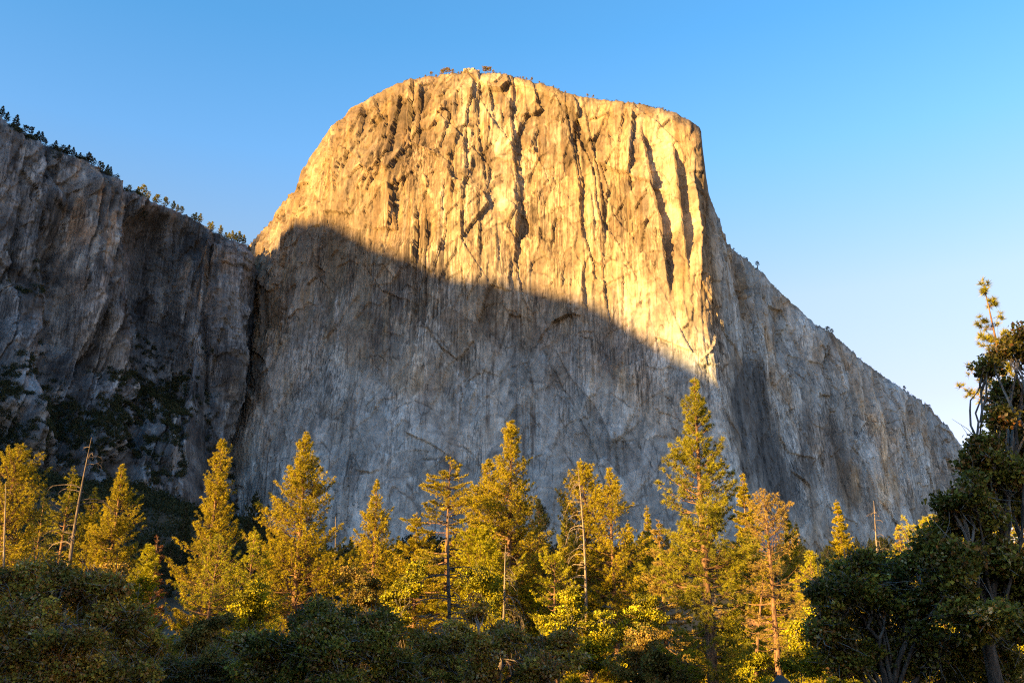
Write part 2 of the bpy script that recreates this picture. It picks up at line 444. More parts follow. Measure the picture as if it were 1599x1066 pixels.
for line in JOINTS:
    pts = np.array([on_wall(*p) for p in line])
    i0_, i1_ = np.searchsorted(A, [pts[:, 0].min() - 12, pts[:, 0].max() + 12])
    sl = slice(max(0, i0_), min(len(A), i1_))
    aa, zz = AA[sl] + 2.6 * fbm(AA[sl] / 16, Z[sl] / 16, 321, 3), Z[sl] + 2.6 * fbm(AA[sl] / 16, Z[sl] / 16, 322, 3)
    for (x0_, y0_), (x1_, y1_) in zip(pts[:-1], pts[1:]):
        L2 = (x1_ - x0_) ** 2 + (y1_ - y0_) ** 2 + 1e-6
        t_ = np.clip(((aa - x0_) * (x1_ - x0_) + (zz - y0_) * (y1_ - y0_)) / L2, 0, 1)
        d_ = np.hypot(aa - x0_ - t_ * (x1_ - x0_), zz - y0_ - t_ * (y1_ - y0_))
        joint[sl] = np.maximum(joint[sl], np.exp(-(d_ / 0.95) ** 2) * np.clip(0.75 + 0.9 * perlin(AA[sl] / 9, Z[sl] / 14, 323), 0, 1))
D -= 1.8 * joint
D *= np.where(east > 0.5, 0.8, 1.0)
D *= 1 - 0.55 * sstep(0.93, 1.0, hf)
step1 = _h(np.floor(AA / 38 + 0.8 * perlin(AA / 30, AA * 0, 43)), np.zeros_like(AA), 46) - 0.5
rim_rough = sstep(0.93, 1.0, hf) * (5 * step1 * east + 4 * step1 + 3.0 * fbm(AA / 16, Z * 0, 41, 4, 0.6) + 2.5 * perlin(AA / 60, Z * 0, 42))
V = np.stack([X0 + N[:, None, 0] * D, Y0 + N[:, None, 1] * D, Z + rim_rough], -1)

def refit(V, hfrac, contour, rows, win):
    """relief lifts or lowers the rim as seen from the valley: bring it back to the traced skyline, keeping the small notches"""
    for _ in range(2):
        px, py = proj(V[:, -rows:])
        j = np.argmin(py, axis=1); i = np.arange(len(V))
        dy = py[i, j] - polyline(contour, px[i, j])
        dz = dy * depth_of(V[i, -rows + j, 1], V[i, -rows + j, 2]) / FPX * 1.12
        dz = dz * np.clip(np.abs(px[i, j] - 1108) / 22 - .6, 0, 1)
        dz = np.convolve(np.pad(np.clip(dz, -60, 60), win // 2, mode='edge'), np.ones(win) / win, mode='valid')[:len(V)]
        V[..., 2] += dz[:, None] * hfrac ** 3
    return V
V = refit(V, hf, BIG_SKY, 120, 21)

# rock colour, evened out against sun and shade in places: tan granite, paler fresh scars, brown and black water stains, dark diorite
def mixc(c, rgb, f):
    return c + (np.array(rgb) - c) * np.clip(f, 0, 1)[..., None]
def blob(px, py, rx, ry, soft=0.5, seed=1, ang=0.0):
    dx, dy = PX0 - px, PY0 - py
    c, s = math.cos(ang), math.sin(ang)
    r = np.hypot((dx * c + dy * s) / rx, (-dx * s + dy * c) / ry) + 0.35 * fbm(AA / 30, Z / 45, seed, 4)
    return sstep(1 + soft, 1 - soft, r)
n60 = fbm(a1 / 60, z1 / 150, 101, 4); n25 = fbm(a2 / 22, z2 / 50, 104, 5, .6); n75 = fbm(a1 / 75, z1 / 130, 102, 5)
vst = fbm(AA / 9, Z / 190, 106, 5, 0.6)                      # long vertical bands
c = np.zeros(Z.shape + (3,)) + np.array([0.37, 0.29, 0.19])
c = mixc(c, (0.46, 0.335, 0.185), sstep(-0.2, 0.4, n60))
c = mixc(c, (0.28, 0.235, 0.19), sstep(-0.05, 0.45, n75))
c = mixc(c, (0.54, 0.45, 0.31), 0.75 * sstep(0.05, 0.4, vst) * (0.35 + 0.65 * up))
c = mixc(c, (0.30, 0.20, 0.105), 0.65 * sstep(-0.05, -0.4, vst) * sstep(-0.3, 0.3, n75))
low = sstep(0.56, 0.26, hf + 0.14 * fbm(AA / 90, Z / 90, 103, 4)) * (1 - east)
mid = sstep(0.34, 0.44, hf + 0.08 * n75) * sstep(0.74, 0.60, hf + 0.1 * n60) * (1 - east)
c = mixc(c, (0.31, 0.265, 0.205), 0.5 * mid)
c = mixc(c, (0.50, 0.555, 0.555), 0.88 * low)  # grey apron, paled and cooled further to lift the shade on it
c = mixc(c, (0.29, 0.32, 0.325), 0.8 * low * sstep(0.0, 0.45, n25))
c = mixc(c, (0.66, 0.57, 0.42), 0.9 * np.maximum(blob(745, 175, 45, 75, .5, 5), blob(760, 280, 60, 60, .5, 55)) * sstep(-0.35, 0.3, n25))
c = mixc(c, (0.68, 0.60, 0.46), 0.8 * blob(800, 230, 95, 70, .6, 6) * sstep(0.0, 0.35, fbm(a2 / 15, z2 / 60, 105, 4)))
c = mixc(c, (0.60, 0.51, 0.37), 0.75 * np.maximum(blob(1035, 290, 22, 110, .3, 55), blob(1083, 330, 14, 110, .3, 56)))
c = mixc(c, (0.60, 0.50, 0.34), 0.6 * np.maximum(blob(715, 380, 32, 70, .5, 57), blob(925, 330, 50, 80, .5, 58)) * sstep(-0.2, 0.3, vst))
c = mixc(c, (0.56, 0.43, 0.29), 0.6 * blob(1040, 500, 75, 50, .5, 59) * sstep(-0.2, 0.3, n25))
c = mixc(c, (0.20, 0.155, 0.11), 0.85 * blob(640, 200, 80, 100, .5, 8) * sstep(-0.4, 0.25, fbm(a2 / 25, z2 / 60, 107, 4)))
c = mixc(c, (0.24, 0.18, 0.12), 0.65 * np.maximum(blob(860, 390, 60, 60, .5, 9), blob(690, 270, 40, 60, .5, 66)) * sstep(-0.3, 0.3, n25))
c = mixc(c, (0.22, 0.165, 0.115), 0.6 * sstep(0.1, 0.5, fbm(a1 / 40, z1 / 90, 108, 5)) * (1 - 0.6 * low))
# vertical water streaks hanging from the ledges
st = fbm(AA / 5.5, Z / 230, 111, 4, 0.6)
stm = sstep(-0.2, 0.4, fbm(AA / 55, Z / 130, 112, 3))
c = mixc(c, (0.13, 0.105, 0.085), 0.75 * sstep(0.16, 0.5, st) * stm)
c = mixc(c, (0.50, 0.47, 0.42), 0.5 * sstep(0.22, 0.55, fbm(AA / 4.5, Z / 260, 113, 4, 0.6)) * sstep(-0.2, 0.35, fbm(AA / 60, Z / 150, 114, 3)))
c = mixc(c, (0.10, 0.08, 0.065), 0.8 * blob(660, 430, 55, 85, .5, 10) * sstep(-0.15, 0.4, fbm(AA / 7, Z / 200, 115, 4)))
c = mixc(c, (0.13, 0.10, 0.08), 0.6 * blob(800, 480, 45, 70, .5, 11) * sstep(-0.1, 0.4, fbm(AA / 6, Z / 200, 116, 4)))
c = mixc(c, (0.16, 0.13, 0.10), 0.6 * blob(910, 220, 60, 50, .5, 12) * sstep(-0.1, 0.4, fbm(AA / 4, Z / 160, 117, 4)))
for (x, y0, y1, w) in [(520, 448, 535, 3.5), (516, 530, 640, 2.2), (487, 570, 622, 2.6), (892, 545, 620, 3.0), (604, 560, 600, 2.6), (712, 560, 700, 3.5), (720, 560, 610, 2.5),
                       (496, 640, 690, 2.2), (455, 480, 560, 2.5), (500, 680, 720, 3), (706, 400, 440, 3.0), (1245, 640, 700, 3), (1300, 700, 760, 3), (930, 560, 640, 2.5), (562, 740, 800, 3)]:
    c = mixc(c, (0.62, 0.61, 0.58), 0.85 * np.exp(-((PX0 - x - 0.022 * (y0 - PY0) * np.sign(x - 799) - 0.6 * np.sin(PY0 / 19 + x)) / (w * 0.42)) ** 2) * sstep(-0.7, 0.0, fbm(AA / 3, Z / 30, 131, 2)) * sstep(y0 - 6, y0 + 4, PY0) * sstep(y1 + 25, y1 - 10, PY0))
c = mixc(c, (0.14, 0.12, 0.105), 0.6 * blob(1290, 530, 90, 55, .6, 17, 0.6) * sstep(-0.15, 0.3, fbm(AA / 7, Z / 170, 118, 4)))
c = mixc(c, (0.46, 0.43, 0.38), 0.7 * np.maximum(blob(1345, 700, 26, 26, .3, 18), blob(1470, 740, 22, 60, .4, 19, 0.4)))
c = mixc(c, (0.43, 0.48, 0.485), 0.92 * east * sstep(-0.6, 0.1, n75))  # right flank paled and cooled in colour to lift its shade
c = mixc(c, (0.38, 0.33, 0.26), 0.4 * east * sstep(-0.1, 0.4, fbm(AA / 25, Z / 120, 119, 4)))
dio = np.maximum(blob(1172, 655, 32, 110, .3, 13, -0.12), blob(1205, 730, 30, 80, .3, 14, -0.35))
c = mixc(c, (0.105, 0.118, 0.125), 0.92 * dio)
c = mixc(c, (0.10, 0.095, 0.09), 0.6 * np.maximum(blob(1300, 720, 28, 75, .35, 15, -0.2), blob(1258, 700, 14, 60, .35, 16)))
c = mixc(c, (0.44, 0.455, 0.435), 0.7 * blob(885, 690, 26, 110, .35, 74, -0.42))
c = mixc(c, (0.43, 0.44, 0.42), 0.6 * np.maximum(blob(1010, 740, 60, 60, .5, 75), blob(600, 700, 60, 70, .5, 76)) * sstep(-0.3, 0.3, n25))
c = mixc(c, (0.17, 0.165, 0.16), 0.6 * np.maximum(np.maximum(blob(600, 500, 40, 50, .5, 77), blob(680, 620, 26, 40, .5, 78)), blob(960, 560, 40, 40, .5, 79)) * sstep(-0.3, 0.2, n25))
c = mixc(c, (0.41, 0.395, 0.365), 0.6 * blob(440, 560, 70, 170, .5, 20) * sstep(-0.3, 0.3, fbm(AA / 12, Z / 120, 120, 4)))
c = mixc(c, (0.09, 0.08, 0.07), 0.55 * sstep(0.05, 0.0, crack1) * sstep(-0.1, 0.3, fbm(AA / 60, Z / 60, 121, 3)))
c *= (1 + 0.30 * fbm(AA / 11, Z / 20, 122, 4, 0.65))[..., None]
c *= ((0.86 + 0.28 * hA) * (0.84 + 0.32 * hB) * (0.88 + 0.24 * hC) * (1 + (0.32 * q2 - 0.16) * sstep(.25, .5, hf)) * (1 + (0.24 * q3 - 0.12) * sstep(.25, .5, hf)))[..., None]
c *= 1 - np.array([0.28, 0.345, 0.41]) * (sstep(0.50, 0.66, hf) * (1 - east))[..., None]     # upper wall darkened and warmed in colour to balance the sunlight on it
c = mixc(c, (0.075, 0.066, 0.058), 0.7 * joint)
c *= ((0.80 + 0.40 * g1) * (0.82 + 0.36 * f1))[..., None]
top_dirt = sstep(0.965, 0.985, hf + 0.02 * fbm(AA / 20, Z / 10, 123, 3))
c = mixc(c, (0.20, 0.15, 0.09), 0.55 * top_dirt)

# plateau behind the rim
back = [(2, 1.0), (8, 1.5), (25, 2), (70, -2), (160, -10), (320, -30), (600, -160)]
nin = -B
extra = []
rimV = V[:, -1]
for dist, dz in back:
    w = dist + 2.0 * perlin(A / 20, A * 0 + dist, 44)
    extra.append(np.stack([rimV[:, 0] + nin[:, 0] * w, rimV[:, 1] + nin[:, 1] * w, rimV[:, 2] + dz + (1.5 * perlin(A / 12, A * 0 + dist * 3.1, 45) if dist < 60 else 0)], 1))
VV = np.concatenate([V, np.stack(extra, 1)], 1)
smask = np.clip(0.04 + 0.75 * sstep(0.28, 0.45, hf) * sstep(0.95, 0.7, hf) * sstep(-0.25, 0.35, fbm(AA / 60, Z / 140, 141, 3)) + 0.45 * sstep(0.1, 0.4, fbm(AA / 45, Z / 120, 142, 3)), 0, 1)
smask = np.maximum(smask, 0.9 * blob(665, 440, 70, 110, .5, 73))
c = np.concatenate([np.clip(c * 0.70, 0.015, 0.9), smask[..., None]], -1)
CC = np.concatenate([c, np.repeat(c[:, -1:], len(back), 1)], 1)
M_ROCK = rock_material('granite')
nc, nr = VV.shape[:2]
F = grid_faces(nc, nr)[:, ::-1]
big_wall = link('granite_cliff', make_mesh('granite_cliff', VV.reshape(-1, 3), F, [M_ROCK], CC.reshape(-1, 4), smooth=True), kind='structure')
BIGPX, BIGPY = proj(V)
BIGV = V
# ------------------------------------------------------------------ the darker mountain left of the gully
LEFT_SKY = [(-400, 20), (-120, 120), (-40, 152), (0, 182), (10, 190), (35, 210), (70, 226), (100, 240), (135, 251), (165, 269), (178, 280), (186, 293), (215, 303), (240, 316),
            (275, 329), (300, 341), (330, 359), (355, 373), (375, 379), (388, 386), (400, 420), (420, 470)]
LEFT_PLAN = [(-330, 1000), (-220, 1060), (-80, 1140), (60, 1220), (165, 1290), (186, 1312), (198, 1352), (280, 1400), (335, 1408), (358, 1424), (374, 1446), (396, 1480)]
Cl, Nl, Al = wall_columns(LEFT_PLAN, 420.0, 1.6)
LPX = Cl[:, 2]
Bl = ray_dirs(Cl)
LB = 40.0
knee = polyline([(-330, 560), (-40, 470), (20, 500), (90, 430), (150, 420), (200, 440), (260, 450), (310, 470), (350, 440), (374, 400), (396, 300)], LPX) + 45 * fbm(Al / 90, Al * 0, 201, 3) + 18 * fbm(Al / 25, Al * 0, 202, 3)
slope = polyline([(-330, 1.0), (0, .75), (110, .65), (180, .95), (260, 1.0), (320, .8), (360, .4), (396, .2)], LPX)
def left_setback(z, zt):
    sh = (slice(None),) + (None,) * (np.ndim(z) - 1)
    q = np.clip((z - (zt - 30)) / 30, 0, 1)
    lo = np.maximum(knee[sh] - z, 0)
    bench = 0.5 * (1 + np.sin(lo / 23.0 + 2.5 * np.sin(lo / 61.0)))
    return 0.13 * (z - 420) - slope[sh] * (lo + 9 * bench * sstep(0, 60, lo)) + 24 * (1 - np.sqrt(np.maximum(0, 1 - q * q)))
ZTl = solve_rim(Cl, Bl, left_setback, LEFT_SKY)
ZTl = np.convolve(np.pad(ZTl, 1, mode='edge'), np.ones(3) / 3, mode='valid')
NRl = 520
Zl = LB + (ZTl[:, None] - LB) * np.linspace(0, 1, NRl)[None]
Sl = left_setback(Zl, ZTl[:, None])
Xl0 = Cl[:, None, 0] - Bl[:, None, 0] * Sl
Yl0 = Cl[:, None, 1] - Bl[:, None, 1] * Sl
ALl = np.broadcast_to(Al[:, None], Zl.shape)
LPX0, LPY0 = proj(np.stack([Xl0, Yl0, Zl], -1))
hl = (Zl - LB) / (ZTl[:, None] - LB)
lo = np.clip((knee[:, None] - Zl) / 120, 0, 1)
w1, w2 = ALl + 18 * fbm(ALl / 110, Zl / 120, 211, 3), Zl + 30 * fbm(ALl / 120, Zl / 130, 212, 3)
Dl = 22 * perlin(w1 / 140, w2 / 420, 213) + 8 * perlin(w1 / 55, w2 / 260, 214)
h1, h2, h3, ox, oy, edge = voronoi((w1 + 0.12 * w2) / 30, w2 / 130, 221); hA = h1
Dl += (h1 - 0.5) * 9 + ox * 30 * (h2 - 0.45) * 0.3 + oy * 130 * (h3 - 0.7) * 0.10
h1, h2, h3, ox, oy, edge2 = voronoi((w1 - 0.10 * w2) / 12, w2 / 40, 222); hB = h1
Dl += (h1 - 0.5) * 5.5 + ox * 12 * (h2 - 0.45) * 0.4 + oy * 40 * (h3 - 0.7) * 0.14
b1, b2 = ALl + 4 * fbm(ALl / 20, Zl / 25, 216, 3), Zl + 6 * fbm(ALl / 20, Zl / 25, 217, 3)
h1, h2, h3, ox, oy, edge3 = voronoi(b1 / 5.5, b2 / 14, 223)
Dl += (h1 - 0.5) * 3.2 + ox * 5.5 * (h2 - 0.5) * 0.5 + oy * 14 * (h3 - 0.7) * 0.16
Dl += 2.6 * fbm(ALl / 13, Zl / 18, 218, 4, 0.6)
kl1, ql1 = columns(ALl + 0.06 * (Zl - 400), Zl, 46, 311, 130, .55)
kl2, ql2 = columns(ALl - 0.05 * (Zl - 400), Zl, 18, 312, 70, .55)
kl3, ql3 = columns(ALl, Zl, 8, 313, 40, .55)
Dl += (1 - .5 * lo) * (26 * kl1 + 13 * kl2 + 6 * kl3)
Dl += lo * (40 * fbm(ALl / 75, Zl / 90, 219, 4, 0.5) - 60 * np.abs(perlin(ALl / 62 + Zl / 200, Zl / 240, 220)) + 20)
# buttresses and the alcove between them
Dl += 50 * np.exp(-((LPX0 - 345) / 28.0) ** 2) * sstep(383, 400, LPY0) * sstep(720, 560, LPY0)
Dl -= 46 * np.exp(-((LPX0 - 243) / 36.0) ** 2) * sstep(315, 360, LPY0) * sstep(640, 480, LPY0)
Dl += 42 * np.exp(-((LPX0 - 150) / 34.0) ** 4) * sstep(600, 470, LPY0) * sstep(255, 300, LPY0)
Dl -= 34 * np.exp(-((LPX0 - 85) / 24.0) ** 2) * sstep(300, 400, LPY0)
Dl += 30 * np.exp(-((LPX0 - 25) / 40.0) ** 4) * sstep(430, 480, LPY0)
Dl *= 1 - 0.6 * sstep(0.95, 1.0, hl)
Vl = np.stack([Xl0 + Nl[:, None, 0] * Dl, Yl0 + Nl[:, None, 1] * Dl, Zl + sstep(0.94, 1, hl) * 4 * fbm(ALl / 18, Zl * 0, 224, 4, .6)], -1)

Vl = refit(Vl, hl, LEFT_SKY, 100, 15)

def lblob(px, py, rx, ry, soft=0.5, seed=1, ang=0.0):
    dx, dy = LPX0 - px, LPY0 - py
    cs, sn = math.cos(ang), math.sin(ang)
    r = np.hypot((dx * cs + dy * sn) / rx, (-dx * sn + dy * cs) / ry) + 0.35 * fbm(ALl / 30, Zl / 45, seed, 4)
    return sstep(1 + soft, 1 - soft, r)
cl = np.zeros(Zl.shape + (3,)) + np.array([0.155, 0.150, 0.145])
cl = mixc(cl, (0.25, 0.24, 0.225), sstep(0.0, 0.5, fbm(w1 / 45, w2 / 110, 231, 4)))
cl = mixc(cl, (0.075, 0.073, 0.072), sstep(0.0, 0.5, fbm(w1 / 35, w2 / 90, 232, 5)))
cl = mixc(cl, (0.36, 0.235, 0.14), 0.75 * np.maximum(lblob(140, 330, 50, 110, .5, 33), lblob(330, 430, 45, 60, .5, 34)) * sstep(-0.1, 0.4, fbm(ALl / 9, Zl / 60, 233, 4)))
cl = mixc(cl, (0.42, 0.39, 0.34), 0.75 * sstep(0.15, 0.5, fbm(ALl / 7, Zl / 70, 234, 4)) * sstep(-0.2, 0.4, fbm(ALl / 60, Zl / 80, 235, 3)))
cl = mixc(cl, (0.06, 0.052, 0.047), 0.7 * sstep(0.18, 0.5, fbm(ALl / 5, Zl / 120, 236, 4)) * sstep(-0.2, 0.3, fbm(ALl / 50, Zl / 90, 237, 3)))
cl = mixc(cl, (0.30, 0.30, 0.29), 0.7 * lo * sstep(0.0, 0.5, fbm(ALl / 30, Zl / 40, 238, 4)))
cl = mixc(cl, (0.36, 0.35, 0.33), 0.7 * lblob(366, 560, 14, 190, .5, 37))
cl = mixc(cl, (0.26, 0.25, 0.24), 0.7 * lblob(30, 560, 55, 90, .4, 36))
cl *= (1 + 0.55 * fbm(ALl / 16, Zl / 28, 239, 5, 0.65))[..., None]
cl *= ((0.75 + 0.5 * hA) * (0.75 + 0.5 * hB) * (0.75 + 0.5 * ql2) * (0.8 + 0.4 * ql3))[..., None]
sml = np.clip(0.25 + 0.6 * sstep(-0.2, 0.3, fbm(ALl / 50, Zl / 90, 241, 3)) * sstep(.35, .6, hl), 0, 1)
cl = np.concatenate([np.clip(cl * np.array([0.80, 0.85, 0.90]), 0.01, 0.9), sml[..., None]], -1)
extra = []
for dist, dz in [(2, 1.0), (8, 1.5), (25, 2), (70, -2), (160, -10), (320, -30), (600, -160)]:
    extra.append(np.stack([Vl[:, -1, 0] - Bl[:, 0] * dist, Vl[:, -1, 1] - Bl[:, 1] * dist, Vl[:, -1, 2] + dz], 1))
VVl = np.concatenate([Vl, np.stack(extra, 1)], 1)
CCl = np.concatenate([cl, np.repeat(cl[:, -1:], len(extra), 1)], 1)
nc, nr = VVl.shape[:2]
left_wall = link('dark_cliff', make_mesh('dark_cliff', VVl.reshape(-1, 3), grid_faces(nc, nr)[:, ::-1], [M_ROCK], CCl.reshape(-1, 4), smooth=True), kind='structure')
LEFTPX, LEFTPY = proj(Vl)

# ------------------------------------------------------------------ ground: valley floor and the slopes under the walls, one sheet
def ground_z(X, Y):
    X = np.asarray(X, float); Y = np.asarray(Y, float)
    r = np.hypot(X, Y)
    z = 70 * sstep(180, 560, Y) + 80 * sstep(600, 1300, Y)
    left = sstep(-130, -480, X)
    z = z + left * (35 * sstep(380, 700, Y) + 60 * sstep(600, 900, Y))
    far = sstep(170, 300, Y)
    z = z + far * (7 * perlin(X / 90, Y / 90, 301) + 3 * perlin(X / 33, Y / 33, 302))
    return z + 0.25 * perlin(X / 14, Y / 14, 303) * sstep(12, 30, r)
gx = np.concatenate([np.linspace(-9000, -1300, 20), np.linspace(-1200, 1200, 161), np.linspace(1300, 9000, 20)])
gy = np.concatenate([np.linspace(-9000, -900, 20), np.linspace(-800, -100, 15), np.linspace(-80, 300, 77), np.linspace(312, 1500, 100), np.linspace(1700, 12000, 20)])
GX, GY = np.meshgrid(gx, gy, indexing='ij')
GV = np.stack([GX, GY, ground_z(GX, GY)], -1)
mg, nt, b_ = nodes_of('forest_floor')
vv = mapping(nt, (1, 1, 1))
cr = nt.nodes.new('ShaderNodeValToRGB')
cr.color_ramp.elements[0].position = 0.35; cr.color_ramp.elements[0].color = (0.025, 0.022, 0.012, 1)
cr.color_ramp.elements[1].position = 0.65; cr.color_ramp.elements[1].color = (0.075, 0.058, 0.03, 1)
nt.links.new(noise(nt, vv, 0.4, 6, 0.7), cr.inputs[0])
nt.links.new(cr.outputs[0], b_.inputs['Base Color'])
b_.inputs['Roughness'].default_value = 1.0
ground = link('ground', make_mesh('ground', GV.reshape(-1, 3), grid_faces(*GX.shape), [mg], smooth=True), kind='structure')

# ------------------------------------------------------------------ the ridge across the valley, low sun behind it: its crest throws the shadow line on the wall
SV = -2300.0                                              # its distance towards the sun
sx, cx = math.sin(SUN_AZ), math.cos(SUN_AZ)
def uv_of(P):
    return P[0] * cx - P[1] * sx, P[0] * sx + P[1] * cx
TERM = [(395, 382), (412, 362), (430, 350), (470, 346), (505, 342), (530, 350), (556, 368), (590, 385), (640, 398), (676, 420), (715, 433), (770, 437), (820, 443), (870, 457),
        (920, 468), (960, 490), (1010, 522), (1060, 556), (1112, 584)]
crest = []
for px, py in TERM:
    d = (BIGPX - px) ** 2 + (BIGPY - py) ** 2
    P = BIGV.reshape(-1, 3)[np.argmin(d)]
    u, v = uv_of(P)
    crest.append((u, P[2] + (v - SV) * math.tan(SUN_EL)))
for px, dy in [(-40, -60), (100, -40), (190, 10), (270, 34), (330, 36), (370, 34)]:
    col = np.argmin(np.abs(LEFTPX[:, -1] - px))
    P = Vl[col, -1]
    u, v = uv_of(P)
    crest.append((u, P[2] - dy * 0.9 + (v - SV) * math.tan(SUN_EL)))
crest = np.array(sorted(crest))
# beyond the last point the crest runs down to the valley mouth, where the sun still comes through to the trees
crest = np.vstack([[crest[0, 0] - 1500, crest[0, 1] + 100], crest, [crest[-1, 0] + 120, crest[-1, 1] - 60], [-420, 680], [-300, 620], [-205, 565], [-150, 470], [-60, 300], [200, 120], [700, 40]])
ru = np.arange(crest[0, 0], crest[-1, 0], 6.0)
rh = np.interp(ru, crest[:, 0], crest[:, 1]) + 3 * fbm(ru / 40, ru * 0, 401, 4)
prof = [(-900, -0.02), (-600, .3), (-300, .66), (-120, .88), (-30, .985), (0, 1), (25, .985), (120, .88), (300, .62), (520, .3), (760, -0.02)]
rv = np.array([p[0] for p in prof]); rf = np.array([p[1] for p in prof])
UU, VV_ = np.meshgrid(ru, rv, indexing='ij')
HH = rh[:, None] * rf[None] + 18 * perlin(UU / 120, VV_ / 120, 402) * np.where((rf > 0.05) & (rf < 0.95), 1, 0)[None]
v_abs = SV + VV_
RV = np.stack([UU * cx + v_abs * sx, -UU * sx + v_abs * cx, HH], -1)
nc, nr = UU.shape
rc = np.zeros((nc * nr, 3)) + np.array([0.22, 0.20, 0.17])
opposite = link('opposite_ridge', make_mesh('opposite_ridge', RV.reshape(-1, 3), grid_faces(nc, nr), [M_ROCK], rc, smooth=True), kind='structure')
# ------------------------------------------------------------------ vegetation builders
def unit(v):
    return v / np.maximum(np.linalg.norm(v, axis=-1, keepdims=True), 1e-9)
def tubes(P, Rd, sides=4):
    """P (n,K,3) polylines, Rd (n,K) radii -> vertices, quads"""
    n, K, _ = P.shape
    T = unit(np.gradient(P, axis=1))
    ref = np.where(np.abs(T[..., 2:3]) > 0.8, np.array([1.0, 0, 0]), np.array([0, 0, 1.0]))
    U = unit(np.cross(T, ref)); W = np.cross(T, U)
    ang = np.arange(sides) * 2 * np.pi / sides
    V = P[:, :, None] + Rd[:, :, None, None] * (np.cos(ang)[:, None] * U[:, :, None] + np.sin(ang)[:, None] * W[:, :, None])
    i = (np.arange(n)[:, None, None] * K + np.arange(K - 1)[None, :, None]) * sides
    j = np.arange(sides)[None, None]; j2 = (j + 1) % sides
    F = np.stack([i + j, i + j2, i + sides + j2, i + sides + j], -1).reshape(-1, 4)
    return V.reshape(-1, 3), F
def blades(Cn, Ax, n, length, width, spread, rng, flat=0.0, quad=False):
    """needle tufts: Cn (m,3) centres, Ax (m,3) axes; n blades each"""
    m = len(Cn)
    d = rng.normal(size=(m, n, 3))
    d[..., 2] *= (1 - flat)
    d = unit(unit(d) * spread + Ax[:, None])
    L = length * rng.uniform(0.7, 1.2, (m, n, 1)) * (np.ones((m, 1, 1)) if np.ndim(length) == 0 else 1)
    s = unit(np.cross(d, rng.normal(size=(m, n, 3)))) * (width * 0.5)
    c = Cn[:, None]
    tip = c + d * L
    mid = c + d * L * 0.45
    if quad:
        V = np.stack([c + d * L * 0.05, mid + s, tip, mid - s], 2)
        F = np.arange(m * n)[:, None] * 4 + np.arange(4)[None]
    else:
        V = np.stack([c - s, c + s, tip], 2)
        F = np.arange(m * n)[:, None] * 3 + np.arange(3)[None]
    return V.reshape(-1, 3), F
class Parts:
    def __init__(s): s.V = []; s.F = []; s.C = []; s.n = 0
    def add(s, V, F, C=None):
        s.V.append(V); s.F.append(F + s.n); s.n += len(V)
        if C is not None: s.C.append(np.broadcast_to(C, (len(V), 3)) if np.ndim(C) == 1 else C)
    def mesh(s, name, mat, smooth=False):
        return make_mesh(name, np.concatenate(s.V), s.F, [mat], np.concatenate(s.C) if s.C else None, smooth)

def leaf_material(name, trans=0.25, rough=0.55, spec=0.25):
    m, nt, b = nodes_of(name)
    c = attr(nt)
    nt.links.new(c, b.inputs['Base Color'])
    b.inputs['Roughness'].default_value = rough
    b.inputs['Specular IOR Level'].default_value = spec
    tr = nt.nodes.new('ShaderNodeBsdfTranslucent')
    nt.links.new(c, tr.inputs['Color'])
    mx = nt.nodes.new('ShaderNodeMixShader'); mx.inputs[0].default_value = trans
    out = nt.nodes['Material Output']
    nt.links.new(b.outputs[0], mx.inputs[1]); nt.links.new(tr.outputs[0], mx.inputs[2]); nt.links.new(mx.outputs[0], out.inputs['Surface'])
    return m
def bark_material(name, c0, c1):
    m, nt, b = nodes_of(name)
    v = mapping(nt, (1, 1, 0.2))
    cr = nt.nodes.new('ShaderNodeValToRGB')
    cr.color_ramp.elements[0].position = 0.38; cr.color_ramp.elements[0].color = c0 + (1,)
    cr.color_ramp.elements[1].position = 0.62; cr.color_ramp.elements[1].color = c1 + (1,)
    f = noise(nt, v, 9.0, 5, 0.65)
    nt.links.new(f, cr.inputs[0]); nt.links.new(cr.outputs[0], b.inputs['Base Color'])
    bp = nt.nodes.new('ShaderNodeBump'); bp.inputs['Strength'].default_value = 0.8; bp.inputs['Distance'].default_value = 0.05
    nt.links.new(f, bp.inputs['Height']); nt.links.new(bp.outputs[0], b.inputs['Normal'])
    b.inputs['Roughness'].default_value = 0.9
    b.inputs['Specular IOR Level'].default_value = 0.2
    return m
M_NEEDLE = leaf_material('needles', 0.22)
M_LEAF = leaf_material('leaves', 0.2, 0.6, 0.15)
M_BARK_PINE = bark_material('orange_pine_bark', (0.06, 0.035, 0.022), (0.27, 0.15, 0.08))
M_BARK_GREY = bark_material('grey_brown_bark', (0.05, 0.038, 0.03), (0.17, 0.13, 0.10))
M_TWIG = bark_material('grey_oak_twigs', (0.10, 0.085, 0.07), (0.30, 0.26, 0.22))
M_DEAD = bark_material('weathered_dead_wood', (0.12, 0.09, 0.07), (0.30, 0.235, 0.17))

